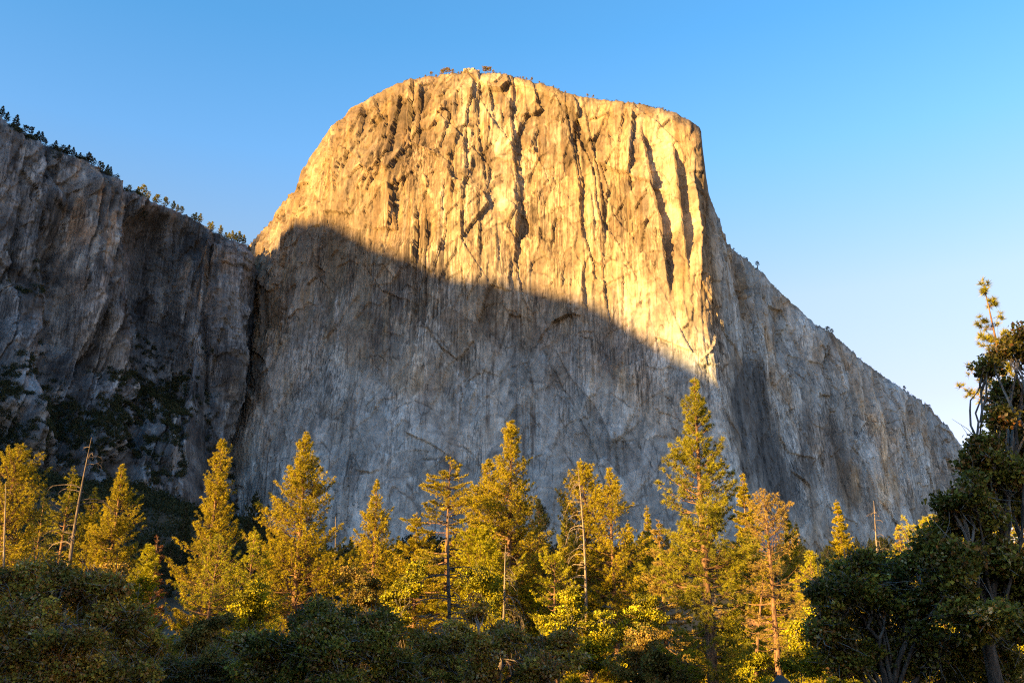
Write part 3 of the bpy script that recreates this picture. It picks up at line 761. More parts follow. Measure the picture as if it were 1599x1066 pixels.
PROF = {  # crown half-width along the crown's height, 0 = bottom, 1 = tip
    'pine': [(0, .55), (.12, .85), (.3, 1), (.55, .74), (.75, .44), (.9, .2), (1, .04)],
    'cone': [(0, .85), (.1, 1), (.4, .74), (.7, .42), (.9, .17), (1, .02)],
    'column': [(0, .6), (.15, .95), (.45, 1), (.7, .8), (.88, .5), (1, .08)],
    'ragged': [(0, .5), (.2, 1), (.5, .85), (.8, .6), (1, .1)],
    'spire': [(0, 1), (.25, .8), (.5, .5), (.75, .3), (.92, .17), (1, .04)],
}
TONES = {  # foliage colours (dark, light)
    'gold': ((0.11, 0.100, 0.006), (0.54, 0.42, 0.010)),
    'olive': ((0.08, 0.080, 0.008), (0.37, 0.33, 0.012)),
    'green': ((0.05, 0.065, 0.010), (0.15, 0.145, 0.014)),
    'tan': ((0.220, 0.150, 0.030), (0.42, 0.30, 0.060)),
    'rust': ((0.110, 0.045, 0.020), (0.220, 0.095, 0.040)),
    'dark': ((0.020, 0.028, 0.010), (0.050, 0.058, 0.018)),  # needles darkened for trees that stand in shade
    'lime': ((0.17, 0.16, 0.006), (0.50, 0.45, 0.010)),
}
def conifer(rng, H, R, base=0.2, prof='pine', tone='gold', style='pine', spacing=0.55, per=4.5, twig=5.0, nb=20, blade=0.24, bw=0.045,
            gap=0.12, lean=(0.0, 0.0), r0=None, bare=0.0, droop=0.0, up=None, irregular=0.4):
    """-> {trunk, limbs, crown} as Parts, standing at the origin. bare: share of branches without needles"""
    P = {'trunk': Parts(), 'limbs': Parts(), 'crown': Parts()}
    r0 = r0 or (0.012 * H + 0.06)
    K = 16
    t = np.linspace(0, 1, K)
    wob = H * 0.006
    ph = rng.uniform(0, 6.28, 4)
    trunk = np.stack([lean[0] * t * H + wob * np.sin(t * 5 + ph[0]) * t, lean[1] * t * H + wob * np.sin(t * 4.3 + ph[1]) * t, t * H], 1)
    rad = r0 * ((1 - t) ** 0.85 + 0.35 * np.exp(-t * 22)) + 0.012
    V, F = tubes(trunk[None], rad[None], 9)
    P['trunk'].add(V, F)
    zb = base * H
    n = int((H - zb) / spacing * per * 1.6)
    R = R * 1.3; twig = twig * 1.5
    u = np.sort(rng.uniform(0, 1, n)) ** 0.92
    z = zb + u * (H - zb) * 0.985
    z = z + (np.round(z / spacing) * spacing - z) * 0.6
    az = rng.uniform(0, 2 * np.pi, n)
    clump = 1 + irregular * perlin(np.cos(az) * 1.1 + z / 2.6, np.sin(az) * 1.1 + 5.0, int(rng.integers(1e6))) * 1.6
    L = R * polyline(PROF[prof], u) * rng.uniform(0.70, 1.08, n) * clump
    keep = rng.uniform(0, 1, n) > gap * (1 - 0.6 * u)
    z, az, L, u = z[keep], az[keep], np.maximum(L[keep], 0.16), u[keep]
    n = len(z)
    if up is None:
        up = {'pine': (-0.12, 0.75), 'fir': (-0.22, 0.55), 'cedar': (-0.1, 0.8)}[style]
    el = up[0] + (up[1] - up[0]) * u ** 1.3 + rng.normal(0, 0.12, n)
    K = 6
    s = np.linspace(0, 1, K)[None]
    horiz = L[:, None] * np.cos(el)[:, None] * s
    curve = {'pine': 0.22, 'fir': 0.02, 'cedar': 0.15}[style]
    zz = L[:, None] * (np.sin(el)[:, None] * s + curve * (s ** 2.2) - droop * s ** 2 - 0.10 * s * (1 - s) * 2)
    az_s = az[:, None] + rng.normal(0, 0.12, n)[:, None] * s
    bx = np.interp(z, t * H, trunk[:, 0]); by = np.interp(z, t * H, trunk[:, 1])
    B = np.stack([bx[:, None] + np.cos(az_s) * horiz, by[:, None] + np.sin(az_s) * horiz, z[:, None] + zz], -1)
    br = (0.010 + 0.013 * L)[:, None] * (1 - 0.85 * s)
    V, F = tubes(B, br, 3)
    P['limbs'].add(V, F)
    dead = rng.uniform(0, 1, n) < bare * np.clip(1.5 - 1.2 * u, 0, 1)
    Tn = unit(np.gradient(B, axis=1))
    cnt = np.maximum(2, (L * twig + 1).astype(int)) * (~dead)
    idx = np.repeat(np.arange(n), cnt)
    m = len(idx)
    sp = 1 - rng.uniform(0, 1, m) ** 1.25 * (0.80 if style != 'pine' else 0.72)
    f = sp * (K - 1); i0 = np.minimum(f.astype(int), K - 2); fr = (f - i0)[:, None]
    base_p = B[idx, i0] * (1 - fr) + B[idx, i0 + 1] * fr
    tg = Tn[idx, i0]
    side = unit(np.cross(tg, np.array([0, 0, 1.0]))) * np.where(rng.uniform(size=m) < 0.5, -1, 1)[:, None]
    lat = rng.uniform(0.1, 1, (m, 1))
    upv = rng.normal(0.15 if style == 'pine' else 0.0, 0.35 if style == 'pine' else 0.13, (m, 1))
    dirn = unit(tg * 0.6 + side * lat + np.array([0, 0, 1.0]) * upv)
    tl = (0.10 + 0.34 * L[idx] * (1.12 - sp)) * rng.uniform(0.4, 1.1, m)
    tip = base_p + dirn * tl[:, None]
    tip[:, 2] -= (droop * 0.4 + (0.12 if style == 'cedar' else 0.0)) * tl
    # thin twigs
    q = rng.uniform(size=m) < 0.5
    V, F = tubes(np.stack([base_p[q], tip[q]], 1), np.tile([[0.012, 0.006]], (int(q.sum()), 1)), 3)
    P['limbs'].add(V, F)
    dk, lt = np.array(TONES[tone][0]), np.array(TONES[tone][1])
    # colour differs from bough to bough and from tuft to tuft, never with height; shade comes in by the tree's tone
    bough = rng.uniform(0, 1, n)
    fmix = np.clip(0.5 * bough[idx] + 0.5 * rng.uniform(0, 1, m), 0, 1)[:, None]
    col = dk + (lt - dk) * fmix
    if style == 'pine':
        Vb, Fb = blades(tip, dirn * 0.55 + np.array([0, 0, 0.25]), nb, blade, bw, 0.85, rng)
        P['crown'].add(Vb, Fb, np.repeat(col, nb * 3, 0))
    else:
        for w in (0.45, 1.0):
            c = base_p + (tip - base_p) * w
            k = max(3, int(nb * .6))
            Vb, Fb = blades(c, dirn * 0.9, k, blade, bw, 0.8, rng, flat=0.55 if style == 'fir' else 0.1, quad=True)
            P['crown'].add(Vb, Fb, np.repeat(col, k * 4, 0))
    # leader
    top = trunk[-1][None] + np.array([[0, 0, -0.15], [0.05, 0, -0.5], [-0.05, 0.03, -0.8]])
    axs = np.tile([[0, 0, 0.9]], (3, 1))
    Vb, Fb = blades(top, axs, 16, blade * 1.1, bw, 0.8, rng)
    P['crown'].add(Vb, Fb, np.tile((dk + lt) / 2, (len(Vb), 1)))
    return P

def plant_conifer(name, label, top, Y, half, seed, group=None, bark=None, cat='tree', needle=None, ground=None, **kw):
    rng = np.random.default_rng(seed)
    P0 = at(top[0], top[1], Y)
    g = float(ground_z(P0[0], Y)) - 0.1 if ground is None else ground
    H = P0[2] - g
    R = half / FPX * depth_of(Y, P0[2] * 0.6)
    kw.setdefault('bw', 0.00025 * Y + 0.006)
    kw.setdefault('blade', 0.14 + 0.0009 * Y)
    parts = conifer(rng, H, R, **kw)
    root = link(name, None, label=label, cat=cat, group=group, loc=(P0[0], Y, g))
    bm = bark or M_BARK_PINE
    link('trunk', parts['trunk'].mesh('trunk', bm, True), root)
    link('limbs', parts['limbs'].mesh('limbs', bm), root)
    if parts['crown'].n:
        link('crown', parts['crown'].mesh('crown', M_NEEDLE), root)
    return root

def dead_tree(name, label, base, top, Y, seed, branches, r0, group=None, mat=None, blen=1.2, arc=1.0, side=0, lo=0.2, dY=0.0, cat='dead tree', up=0.1, fine=3):
    """bare pole from the ground below base to top (both photograph points), with drooping bare branches"""
    rng = np.random.default_rng(seed)
    b, tp = at(base[0], base[1], Y), at(top[0], top[1], Y + dY)
    d = (tp - b) / (tp[2] - b[2])
    g = float(ground_z(b[0], Y)) - 0.1
    b0 = b + d * (g - b[2])
    H = tp[2] - g
    K = 14
    t = np.linspace(0, 1, K)[:, None]
    path = (tp - b0) * t
    path[:, 0] += 0.006 * H * np.sin(t[:, 0] * 6 + seed); path[:, 1] += 0.006 * H * np.sin(t[:, 0] * 5 + 1)
    tr = Parts()
    V, F = tubes(path[None], (r0 * (1 - t[:, 0]) ** 0.8 + 0.02)[None], 8)
    tr.add(V, F)
    root = link(name, None, label=label, cat=cat, group=group, loc=b0)
    link('trunk', tr.mesh('trunk', mat or M_DEAD, True), root)
    n = branches
    u = rng.uniform(lo, 0.97, n)
    az = rng.uniform(0, 2 * np.pi, n) if side == 0 else rng.normal(math.pi if side < 0 else 0.0, 0.7, n)
    L = blen * (1.15 - u) ** 0.6 * rng.uniform(0.35, 1.15, n)
    K = 7
    s = np.linspace(0, 1, K)[None]
    px = np.interp(u, t[:, 0], path[:, 0]); py = np.interp(u, t[:, 0], path[:, 1]); pz = u * H
    hz = L[:, None] * (1 - (1 - s) ** 1.7) * 0.9
    zz = L[:, None] * (up * s * 2 - arc * s ** 2.2)
    B = np.stack([px[:, None] + np.cos(az)[:, None] * hz, py[:, None] + np.sin(az)[:, None] * hz, pz[:, None] + zz], -1)
    B += rng.normal(0, 0.02, B.shape) * L[:, None, None]
    br = Parts()
    V, F = tubes(B, (0.012 + 0.016 * L)[:, None] * (1 - 0.75 * s), 3)
    br.add(V, F)
    # side twigs
    m = n * fine
    if m:
        idx = np.repeat(np.arange(n), fine)
        k = rng.integers(2, K - 1, m)
        p = B[idx, k]
        dirn = unit(unit(B[idx, k + 1] - B[idx, k - 1]) + rng.normal(0, 0.6, (m, 3)) + np.array([0, 0, -0.25 * arc]))
        tl = L[idx] * rng.uniform(0.12, 0.4, m)
        mid = p + dirn * tl[:, None] * 0.5
        tipp = p + dirn * tl[:, None] - np.array([0, 0, 0.2]) * tl[:, None] * arc
        V, F = tubes(np.stack([p, mid, tipp], 1), np.tile([[0.013, 0.010, 0.006]], (m, 1)), 3)
        br.add(V, F)
    link('branches', br.mesh('branches', mat or M_DEAD), root)
    return root

OAK = [((0.14, 0.125, 0.018), .40), ((0.28, 0.235, 0.032), .26), ((0.37, 0.265, 0.034), .12), ((0.36, 0.16, 0.040), .12), ((0.46, 0.34, 0.15), .10)]
BRUSH = [((0.24, 0.175, 0.024), .32), ((0.40, 0.27, 0.034), .26), ((0.48, 0.28, 0.04), .16), ((0.46, 0.20, 0.055), .18), ((0.54, 0.37, 0.16), .08)]
BRIGHT = [((0.21, 0.20, 0.008), .4), ((0.40, 0.335, 0.010), .35), ((0.12, 0.125, 0.010), .25)]
RUSSET = [((0.17, 0.12, 0.022), .5), ((0.27, 0.17, 0.04), .3), ((0.11, 0.11, 0.02), .2)]
def broadleaf(name, label, cat, lobes, root_px, Y, seed, leaves=30000, leaf=0.085, palette=OAK, bark=None, group=None, trunk_r=0.22, twiggy=1.0, cluster=0.36, shell=0.35, stems=1, ground=None):
    """oak or shrub. lobes: (px, py, radius px, distance offset) foliage masses; every mass is fed by a limb from the stem"""
    leaf *= 0.95; leaves = int(leaves * 1.15); cluster *= 1.0
    rng = np.random.default_rng(seed)
    bx = (root_px - 799.5) / FPX * depth_of(Y, 1.0)
    g = float(ground_z(bx, Y)) - 0.1 if ground is None else ground
    org = np.array([bx, Y, g])
    cen, rads = [], []
    for px, py, r, dy in lobes:
        p = at(px, py, Y + dy)
        cen.append(p - org); rads.append(0.86 * r / FPX * depth_of(Y + dy, p[2]))
    big_c, big_r = np.array(cen), np.array(rads)
    # every mass breaks up into smaller boughs of leaves with gaps between them
    sub_c, sub_r, sub_p = [], [], []
    for n_, (c_, r_) in enumerate(zip(big_c, big_r)):
        for q in range(7):
            v_ = unit(rng.normal(size=3)); v_[2] = v_[2] * .9 + .1
            sub_c.append(c_ + v_ * r_ * rng.uniform(.35, .85)); sub_r.append(r_ * rng.uniform(.28, .5)); sub_p.append(n_)
    cen, rads, sub_p = np.array(sub_c), np.array(sub_r), np.array(sub_p)
    wts = rads ** 1.8; wts /= wts.sum()
    ncl = max(20, int(leaves / 75))
    li = rng.choice(len(cen), ncl, p=wts)
    d = unit(rng.normal(size=(ncl, 3)))
    rr = rng.uniform(shell, 1.0, ncl) * (1 + 0.2 * rng.normal(size=ncl)) + 0.3 * (rng.uniform(size=ncl) < 0.12)
    cc = cen[li] + d * (rads[li] * np.clip(rr, 0.1, 1.5))[:, None] * np.array([1, 0.85, 0.95])
    ok = cc[:, 2] > 0.15
    cc, li = cc[ok], li[ok]; ncl = len(cc)
    # limbs: stem -> lobe centre -> leaf cluster
    tr, lm = Parts(), Parts()
    K = 8
    s = np.linspace(0, 1, K)
    fork_z = 0.22 * cen[:, 2].max() + 0.2
    for q in range(stems):
        off = np.array([rng.normal(0, 0.25 * (stems > 1)), rng.normal(0, 0.25 * (stems > 1)), 0])
        top = np.array([cen[:, 0].mean() * 0.25, cen[:, 1].mean() * 0.25, fork_z * 1.6]) + off * 3
        path = off + (top - off) * s[:, None] + 0.05 * np.sin(s * 5 + q)[:, None] * np.array([1, .6, 0]) * fork_z
        V, F = tubes(path[None], (trunk_r * (1 - 0.55 * s) * (1 + 0.5 * np.exp(-s * 9)))[None], 8)
        tr.add(V, F)
    start = np.array([cen[:, 0].mean() * 0.2, cen[:, 1].mean() * 0.2, fork_z * 1.25])
    def limb(a_, b_, bow, lift):
        dv = np.linalg.norm(b_ - a_, axis=1)[:, None, None]
        sn = np.sin(s * np.pi)[None, :, None]
        return a_[:, None] + (b_ - a_)[:, None] * s[None, :, None] + sn * rng.normal(0, bow, (len(a_), 1, 3)) * dv + np.array([0, 0, lift]) * sn * dv + rng.normal(0, 0.016, (len(a_), K, 3)) * dv
    BP = limb(np.tile(start, (len(big_c), 1)), big_c, 0.05, 0.08)
    V, F = tubes(BP, (0.02 + 0.34 * trunk_r * np.minimum(1, big_r / big_r.max()))[:, None] * (1 - 0.7 * s)[None], 5)
    tr.add(V, F)
    LP = limb(BP[sub_p, rng.integers(K - 4, K, len(cen))], cen, 0.12, 0.05)
    V, F = tubes(LP, (0.012 + 0.10 * trunk_r * np.ones(len(cen)))[:, None] * (1 - 0.75 * s)[None], 4)
    lm.add(V, F)
    k0 = rng.integers(K - 2, K, ncl)
    a = LP[li, k0]
    w = np.linspace(0, 1, 5)
    bnd = rng.normal(0, 0.12, (ncl, 3))
    dd = np.linalg.norm(cc - a, axis=1)
    TP = a[:, None] + (cc - a)[:, None] * w[None, :, None] + np.sin(w * np.pi)[None, :, None] * bnd[:, None] * dd[:, None, None]
    V, F = tubes(TP, np.full(ncl, 0.017)[:, None] * (1.25 - w)[None], 3)
    lm.add(V, F)
    nt_ = int(ncl * 2.2 * twiggy)
    if nt_:
        i = rng.integers(0, ncl, nt_)
        p = TP[i, 3]; q = cc[i] + rng.normal(0, cluster * 0.8, (nt_, 3))
        V, F = tubes(np.stack([p, (p + q) / 2 + rng.normal(0, 0.05, (nt_, 3)), q], 1), np.tile([[0.011, 0.008, 0.004]], (nt_, 1)), 3)
        lm.add(V, F)
    # leaves
    per = max(6, int(leaves / ncl))
    m = ncl * per
    ctr = np.repeat(cc, per, 0) + unit(rng.normal(size=(m, 3))) * (cluster * rng.uniform(0.1, 1, (m, 1)) ** 0.6) * np.array([1.1, 1.1, 0.6])
    keep = ctr[:, 2] > 0.03
    ctr = ctr[keep]; ci = np.repeat(np.arange(ncl), per)[keep]; m = len(ctr)
    dirn = unit(rng.normal(size=(m, 3)) + np.array([0, 0, -0.25]))
    nrm = unit(np.cross(dirn, rng.normal(size=(m, 3))) + np.array([0, 0, 0.3]))
    sd = unit(np.cross(dirn, nrm))
    L = leaf * rng.uniform(0.5, 1.5, (m, 1)); W = L * 0.36
    V = np.stack([ctr - dirn * L * 0.5, ctr + sd * W + nrm * W * 0.35 - dirn * L * 0.05, ctr + dirn * L * 0.5, ctr - sd * W + nrm * W * 0.35 - dirn * L * 0.05], 1).reshape(-1, 3)
    F = (np.arange(m)[:, None] * 4 + np.array([[0, 1, 2, 3]]))
    cols = np.array([p[0] for p in palette]); pw = np.array([p[1] for p in palette]); pw = pw / pw.sum()
    ccol = rng.choice(len(cols), ncl, p=pw)
    lcol = np.where(rng.uniform(size=m) < 0.5, ccol[ci], rng.choice(len(cols), m, p=pw))
    col = cols[lcol] * rng.uniform(0.7, 1.3, (m, 1)) * rng.uniform(0.55, 1.45, len(cen))[li[ci]][:, None]
    cw = Parts(); cw.add(V, F, np.repeat(col, 4, 0))
    root = link(name, None, label=label, cat=cat, group=group, loc=org)
    link('trunk', tr.mesh('trunk', bark or M_BARK_GREY, True), root)
    link('limbs', lm.mesh('limbs', M_TWIG), root)
    link('crown', cw.mesh('crown', M_LEAF), root)
    return root
# ------------------------------------------------------------------ the trees across the meadow
if True:
    GP = 'sunlit conifers across the meadow'
    def tree(name, label, top, Y, half, seed, **kw):
        return plant_conifer(name, label, top, Y, half, seed, group=kw.pop('group', GP), **kw)
    tree('ponderosa_pine', 'golden pine at the far left edge with a dense pointed crown', (31, 695), 110, 52, 11, base=.30, prof='column', tone='gold', per=5.2, twig=6)
    tree('fir_tree', 'sparse brownish gold fir right behind the leaning dead trunk', (116, 728), 118, 52, 12, base=.25, prof='cone', tone='olive', style='fir', gap=.25, twig=4, bare=.2)
    tree('ponderosa_pine', 'small olive pine between the left edge pine and the leaning dead trunk', (72, 768), 122, 36, 13, base=.25, prof='pine', tone='green', per=4)
    tree('ponderosa_pine', 'rounded gold pine just right of the leaning dead trunk, lower than its neighbours', (150, 762), 114, 40, 14, base=.2, prof='pine', tone='gold', per=5)
    tree('ponderosa_pine', 'slim golden pine with a sharp tip right of the leaning dead trunk', (191, 724), 108, 46, 15, base=.25, prof='pine', tone='gold', per=5.4, twig=6)
    tree('incense_cedar', 'short bright yellow cedar beside the rust brown dead fir', (231, 850), 92, 27, 16, base=.25, prof='column', tone='lime', style='cedar', per=6, twig=7)
    tree('dead_fir', 'rust brown dead fir with withered foliage beside the short bright cedar', (248, 838), 100, 16, 17, base=.25, prof='ragged', tone='rust', style='fir', group=None, bark=M_BARK_GREY, gap=.3)
    tree('ponderosa_pine', 'tall golden pine above the left gully, its crown widening into loose boughs low down', (346, 685), 106, 66, 18, base=.18, prof='spire', tone='gold', per=5.4, twig=6.5, irregular=.5)
    tree('ponderosa_pine', 'thin pine of tangled bare limbs leaning in front of the tall gully pine', (330, 838), 92, 55, 19, base=.22, prof='ragged', tone='lime', gap=.35, bare=.55, lean=(.05, 0), per=3.6)
    tree('ponderosa_pine', 'shorter yellow pine standing between the tall gully pine and the broad conical pine', (398, 826), 96, 47, 20, base=.22, prof='pine', tone='lime', per=5, bare=.2)
    tree('ponderosa_pine', 'broad dense conical golden pine against the lower left of the pale wall', (478, 673), 108, 72, 21, base=.24, prof='cone', tone='gold', per=6.2, twig=7, gap=.06)
    tree('fir_tree', 'small sunlit fir poking up right of the broad conical pine', (548, 858), 125, 16, 22, base=.2, prof='cone', tone='gold', style='fir')
    tree('ponderosa_pine', 'even narrow gold pine standing alone before the foot of the pale wall', (588, 747), 124, 42, 23, base=.22, prof='pine', tone='gold', per=5.2)
    tree('douglas_fir', 'open layered gold fir with gaps between its drooping boughs, on a long bare trunk', (702, 713), 102, 60, 24, base=.24, prof='column', tone='gold', style='fir', gap=.3, per=4.2, spacing=.95, droop=.12, irregular=.5, twig=7)
    tree('douglas_fir', 'broad sloping fir leaning against the left side of the open layered fir', (652, 800), 110, 50, 25, base=.2, prof='pine', tone='gold', style='fir', per=5, twig=6.5)
    tree('ponderosa_pine', 'tall pine with a thin spire tip at the middle of the tree line', (796, 657), 108, 74, 26, base=.26, prof='spire', tone='gold', per=6, twig=6.5, gap=.08)
    tree('ponderosa_pine', 'blunt topped gold pine hugging the left side of the spire tipped pine', (764, 716), 112, 58, 27, base=.2, prof='pine', tone='gold', per=5.4, twig=6.2)
    tree('ponderosa_pine', 'shorter lime coloured tree filling the gap below the blunt topped pine', (742, 826), 100, 48, 28, base=.2, prof='column', tone='lime', per=5, style='cedar', twig=6)
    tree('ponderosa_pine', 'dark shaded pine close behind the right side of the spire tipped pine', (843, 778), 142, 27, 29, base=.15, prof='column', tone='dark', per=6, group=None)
    tree('incense_cedar', 'small round headed tree on a thin pale trunk near the half bare pine', (866, 868), 100, 34, 30, base=.55, prof='ragged', tone='lime', style='cedar', gap=.25, bare=.4, per=4)
    tree('ponderosa_pine', 'half bare thinning pine behind the curved bleached trunk', (913, 722), 112, 38, 31, base=.22, prof='column', tone='gold', gap=.15, bare=.1, irregular=.5, per=6, twig=6.5)
    tree('ponderosa_pine', 'narrow well kept pine with exposed orange trunk right of the curved bleached trunk', (953, 729), 110, 46, 32, base=.30, prof='pine', tone='gold', per=5.4, twig=6)
    tree('ponderosa_pine', 'little pine with a visible stem between the narrow pine and the largest pine', (1008, 789), 128, 24, 33, base=.2, prof='pine', tone='gold', gap=.15, bare=.1, per=6, twig=6)
    tree('fir_tree', 'pale thin needled tan fir at the left foot of the largest pine', (1030, 812), 98, 60, 34, base=.16, prof='cone', tone='tan', style='fir', gap=.15, spacing=.7, twig=6.5, bw=.04)
    tree('ponderosa_pine', 'largest pine of the row, starry tufts above, shaded boughs below', (1083, 588), 64, 64, 35, base=.13, prof='pine', tone='olive', per=6, spacing=.58, twig=6.4, nb=24, blade=.25, bw=.026, irregular=.45, gap=.14, r0=.36)
    tree('fir_tree', 'neat gold fir close behind the right shoulder of the largest pine', (1160, 738), 122, 44, 36, base=.2, prof='cone', tone='gold', style='fir', per=6, twig=7)
    tree('ponderosa_pine', 'dying pine on a bare orange trunk with dry tan limbs, beside the largest pine', (1192, 766), 86, 50, 37, base=.30, prof='ragged', tone='tan', gap=.25, bare=.5, per=5, r0=.34, spacing=.5)
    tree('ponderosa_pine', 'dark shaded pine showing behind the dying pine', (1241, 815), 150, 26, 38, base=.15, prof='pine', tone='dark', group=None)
    tree('ponderosa_pine', 'bright yellow green pine right of the dying pine, widening to the ground', (1263, 858), 94, 52, 39, base=.08, prof='pine', tone='lime', per=6, twig=6)
    tree('fir_tree', 'symmetrical gold fir standing clear above the dark oak on the right', (1306, 780), 130, 40, 40, base=.15, prof='cone', tone='gold', style='fir', per=6, twig=7)
    tree('fir_tree', 'small sparse tan fir beside the bleached pole above the oak', (1404, 819), 104, 28, 41, base=.3, prof='cone', tone='tan', style='fir', gap=.3, spacing=.9, bw=.04)
    tree('ponderosa_pine', 'nearest pine at far right, thin orange stem with starry tufts against the sky', (1537, 433), 46, 50, 42, base=.28, prof='pine', tone='olive', per=3.6, spacing=.6, twig=2.6, nb=36, blade=.29, bw=.03, gap=.2, irregular=.5, group=None, r0=.2, up=(0.0, .5))
    tree('ponderosa_pine', 'bright yellow pine glowing through the leaves of the tall right oak', (1600, 650), 62, 110, 43, base=.1, prof='pine', tone='lime', per=5, twig=5, group=None)
    tree('ponderosa_pine', 'low yellow pine seen through the gaps of the dark right oaks', (1452, 806), 88, 60, 44, base=.05, prof='column', tone='lime', per=5, twig=5, group=None)

    tree('ponderosa_pine', 'narrow gold pine low between the lone narrow pine and the sloping fir', (622, 836), 126, 30, 71, base=.15, prof='pine', tone='gold', per=5.5, twig=6)
    tree('ponderosa_pine', 'pointed gold pine filling the gap left of the curved bleached trunk', (884, 792), 124, 30, 72, base=.15, prof='pine', tone='olive', per=5.5, twig=6)
    tree('ponderosa_pine', 'pointed olive pine between the dying pine and the bright yellow green pine', (1226, 802), 128, 30, 73, base=.15, prof='pine', tone='olive', per=5.5, twig=6)
    tree('fir_tree', 'slim gold fir squeezed between the narrow pine and the little stemmed pine', (982, 812), 126, 26, 74, base=.12, prof='cone', tone='gold', style='fir', per=6, twig=7)
    tree('ponderosa_pine', 'low gold pine between the shorter yellow pine and the broad conical pine', (436, 838), 120, 30, 75, base=.12, prof='pine', tone='gold', per=5.5, twig=6)

    # bare and dead stems
    dead_tree('dead_pine', 'leaning dead trunk with drooping bare branches, near the left edge', (107, 905), (142, 683), 84, 51, 34, .26, blen=5.2, arc=.75, lo=.15, mat=M_BARK_GREY, up=.25)
    dead_tree('dead_pine', 'pale limbless stem beside the far left pine', (8, 890), (7, 752), 100, 52, 14, .22, blen=2.2, arc=.5, up=.2, lo=.4)
    dead_tree('dead_pine', 'short thin dead tip above the forest right of the broad conical pine', (521, 900), (523, 806), 122, 53, 12, .16, blen=1.2, arc=.5)
    dead_tree('dead_pine', 'curved bleached trunk hung with drooping bare branches before the half bare pine', (916, 960), (903, 728), 104, 54, 52, .19, blen=3.6, arc=1.15, side=-1, lo=.28, up=.2, fine=4)
    dead_tree('dead_pine', 'short stem veiled in drooping dead branches under the spire tipped pine', (784, 985), (791, 850), 96, 55, 46, .2, blen=3.4, arc=1.2, lo=.3, up=.1, side=1, fine=4)
    dead_tree('dead_pine', 'slender dark trunk with dead side branches rising from the middle brush', (700, 1066), (702, 800), 62, 56, 60, .17, blen=3.8, arc=.35, lo=.02, mat=M_BARK_GREY, up=.05, fine=4)
    dead_tree('dead_pine', 'bleached bare pole with stubby branches beside the small tan fir', (1374, 900), (1364, 782), 108, 57, 44, .22, blen=2.9, arc=.5, lo=.3, up=.1)
    dead_tree('dead_pine', 'orange leaning pole behind the foot of the dying pine', (1181, 1060), (1190, 900), 98, 58, 20, .28, blen=2.2, arc=.5, mat=M_BARK_PINE)

    # oaks and brush in front, in the shade
    broadleaf('oak_tree', 'tall dark oak filling the right edge, its ragged left side open to the sky', 'oak', [
        (1604, 540, 32, 0), (1574, 548, 16, 0), (1540, 574, 16, 0), (1590, 615, 46, .5), (1556, 655, 24, -.5), (1600, 690, 60, 1), (1530, 705, 30, -.5), (1555, 740, 48, 0), (1510, 765, 26, -1),
        (1590, 790, 60, 1), (1535, 810, 52, 0), (1490, 790, 24, -.5), (1480, 835, 36, 0), (1570, 870, 66, 0), (1505, 880, 50, -1), (1600, 950, 70, 0), (1530, 960, 62, -1), (1452, 850, 20, -.5)],
        1560, 23, 61, leaves=54000, leaf=.105, trunk_r=.24, cluster=.36)
    broadleaf('oak_tree', 'low spreading dark oak left of the tall right oak, with bare grey twigs inside', 'oak', [
        (1330, 905, 42, 0), (1385, 905, 46, .5), (1300, 925, 40, -.5), (1345, 950, 60, 0), (1410, 940, 60, 0), (1290, 985, 30, -.5), (1330, 1020, 52, 0), (1400, 1025, 66, .5), (1460, 920, 56, 0), (1470, 1000, 66, 0),
        (1440, 885, 34, 0), (1540, 1040, 66, 0), (1352, 872, 14, 0)], 1395, 24, 62, leaves=62000, leaf=.095, twiggy=1.6, trunk_r=.22)
    broadleaf('oak_tree', 'dark rounded oak thicket in front of the broad conical pine', 'oak', [
        (470, 990, 34, 1), (535, 972, 34, 0), (425, 1018, 40, 0), (490, 1000, 66, -1), (560, 985, 58, 0), (600, 1010, 46, 0), (440, 1050, 60, 0), (540, 1050, 66, -1), (615, 1060, 44, 0), (395, 1040, 42, 0), (385, 1000, 20, 1), (592, 975, 20, 1), (500, 950, 14, 0)],
        505, 31, 63, leaves=66000, leaf=.105, twiggy=1.3, trunk_r=.25)
    broadleaf('oak_tree', 'brownish green oak thicket filling the lower left corner', 'oak', [
        (20, 925, 58, 1), (85, 920, 52, 0), (140, 935, 48, 0), (190, 965, 44, 0), (30, 1000, 70, -1), (110, 1000, 70, -1), (180, 1030, 56, 0), (225, 1005, 34, 1), (60, 1060, 70, -1), (150, 1070, 62, -1), (-30, 960, 60, 0), (230, 1060, 40, 0)],
        90, 29, 64, leaves=66000, leaf=.10, palette=BRUSH, twiggy=1.4, trunk_r=.2, stems=2)
    broadleaf('oak_brush', 'wide russet green brush at the bottom centre around the slender dark trunk', 'shrub', [
        (665, 1010, 34, 2), (720, 1000, 34, 1), (785, 1000, 36, 0), (840, 1018, 36, 0), (690, 1035, 56, 0), (760, 1025, 64, -1), (830, 1040, 62, -1), (880, 1030, 40, 0), (650, 1050, 40, 1), (745, 950, 22, 2), (870, 1005, 26, 0)],
        765, 40, 65, leaves=40000, leaf=.12, palette=BRUSH, twiggy=2.2, trunk_r=.14, stems=4)
    broadleaf('oak_brush', 'low dry tan brush at the bottom between the left thicket and the dark rounded oak', 'shrub', [
        (280, 1045, 36, 0), (330, 1040, 40, 0), (370, 1055, 32, 0), (300, 1075, 40, 0), (255, 1060, 26, 0)], 310, 34, 66, leaves=22000, leaf=.09, palette=RUSSET, twiggy=2.2, trunk_r=.08, stems=4, cluster=.34)
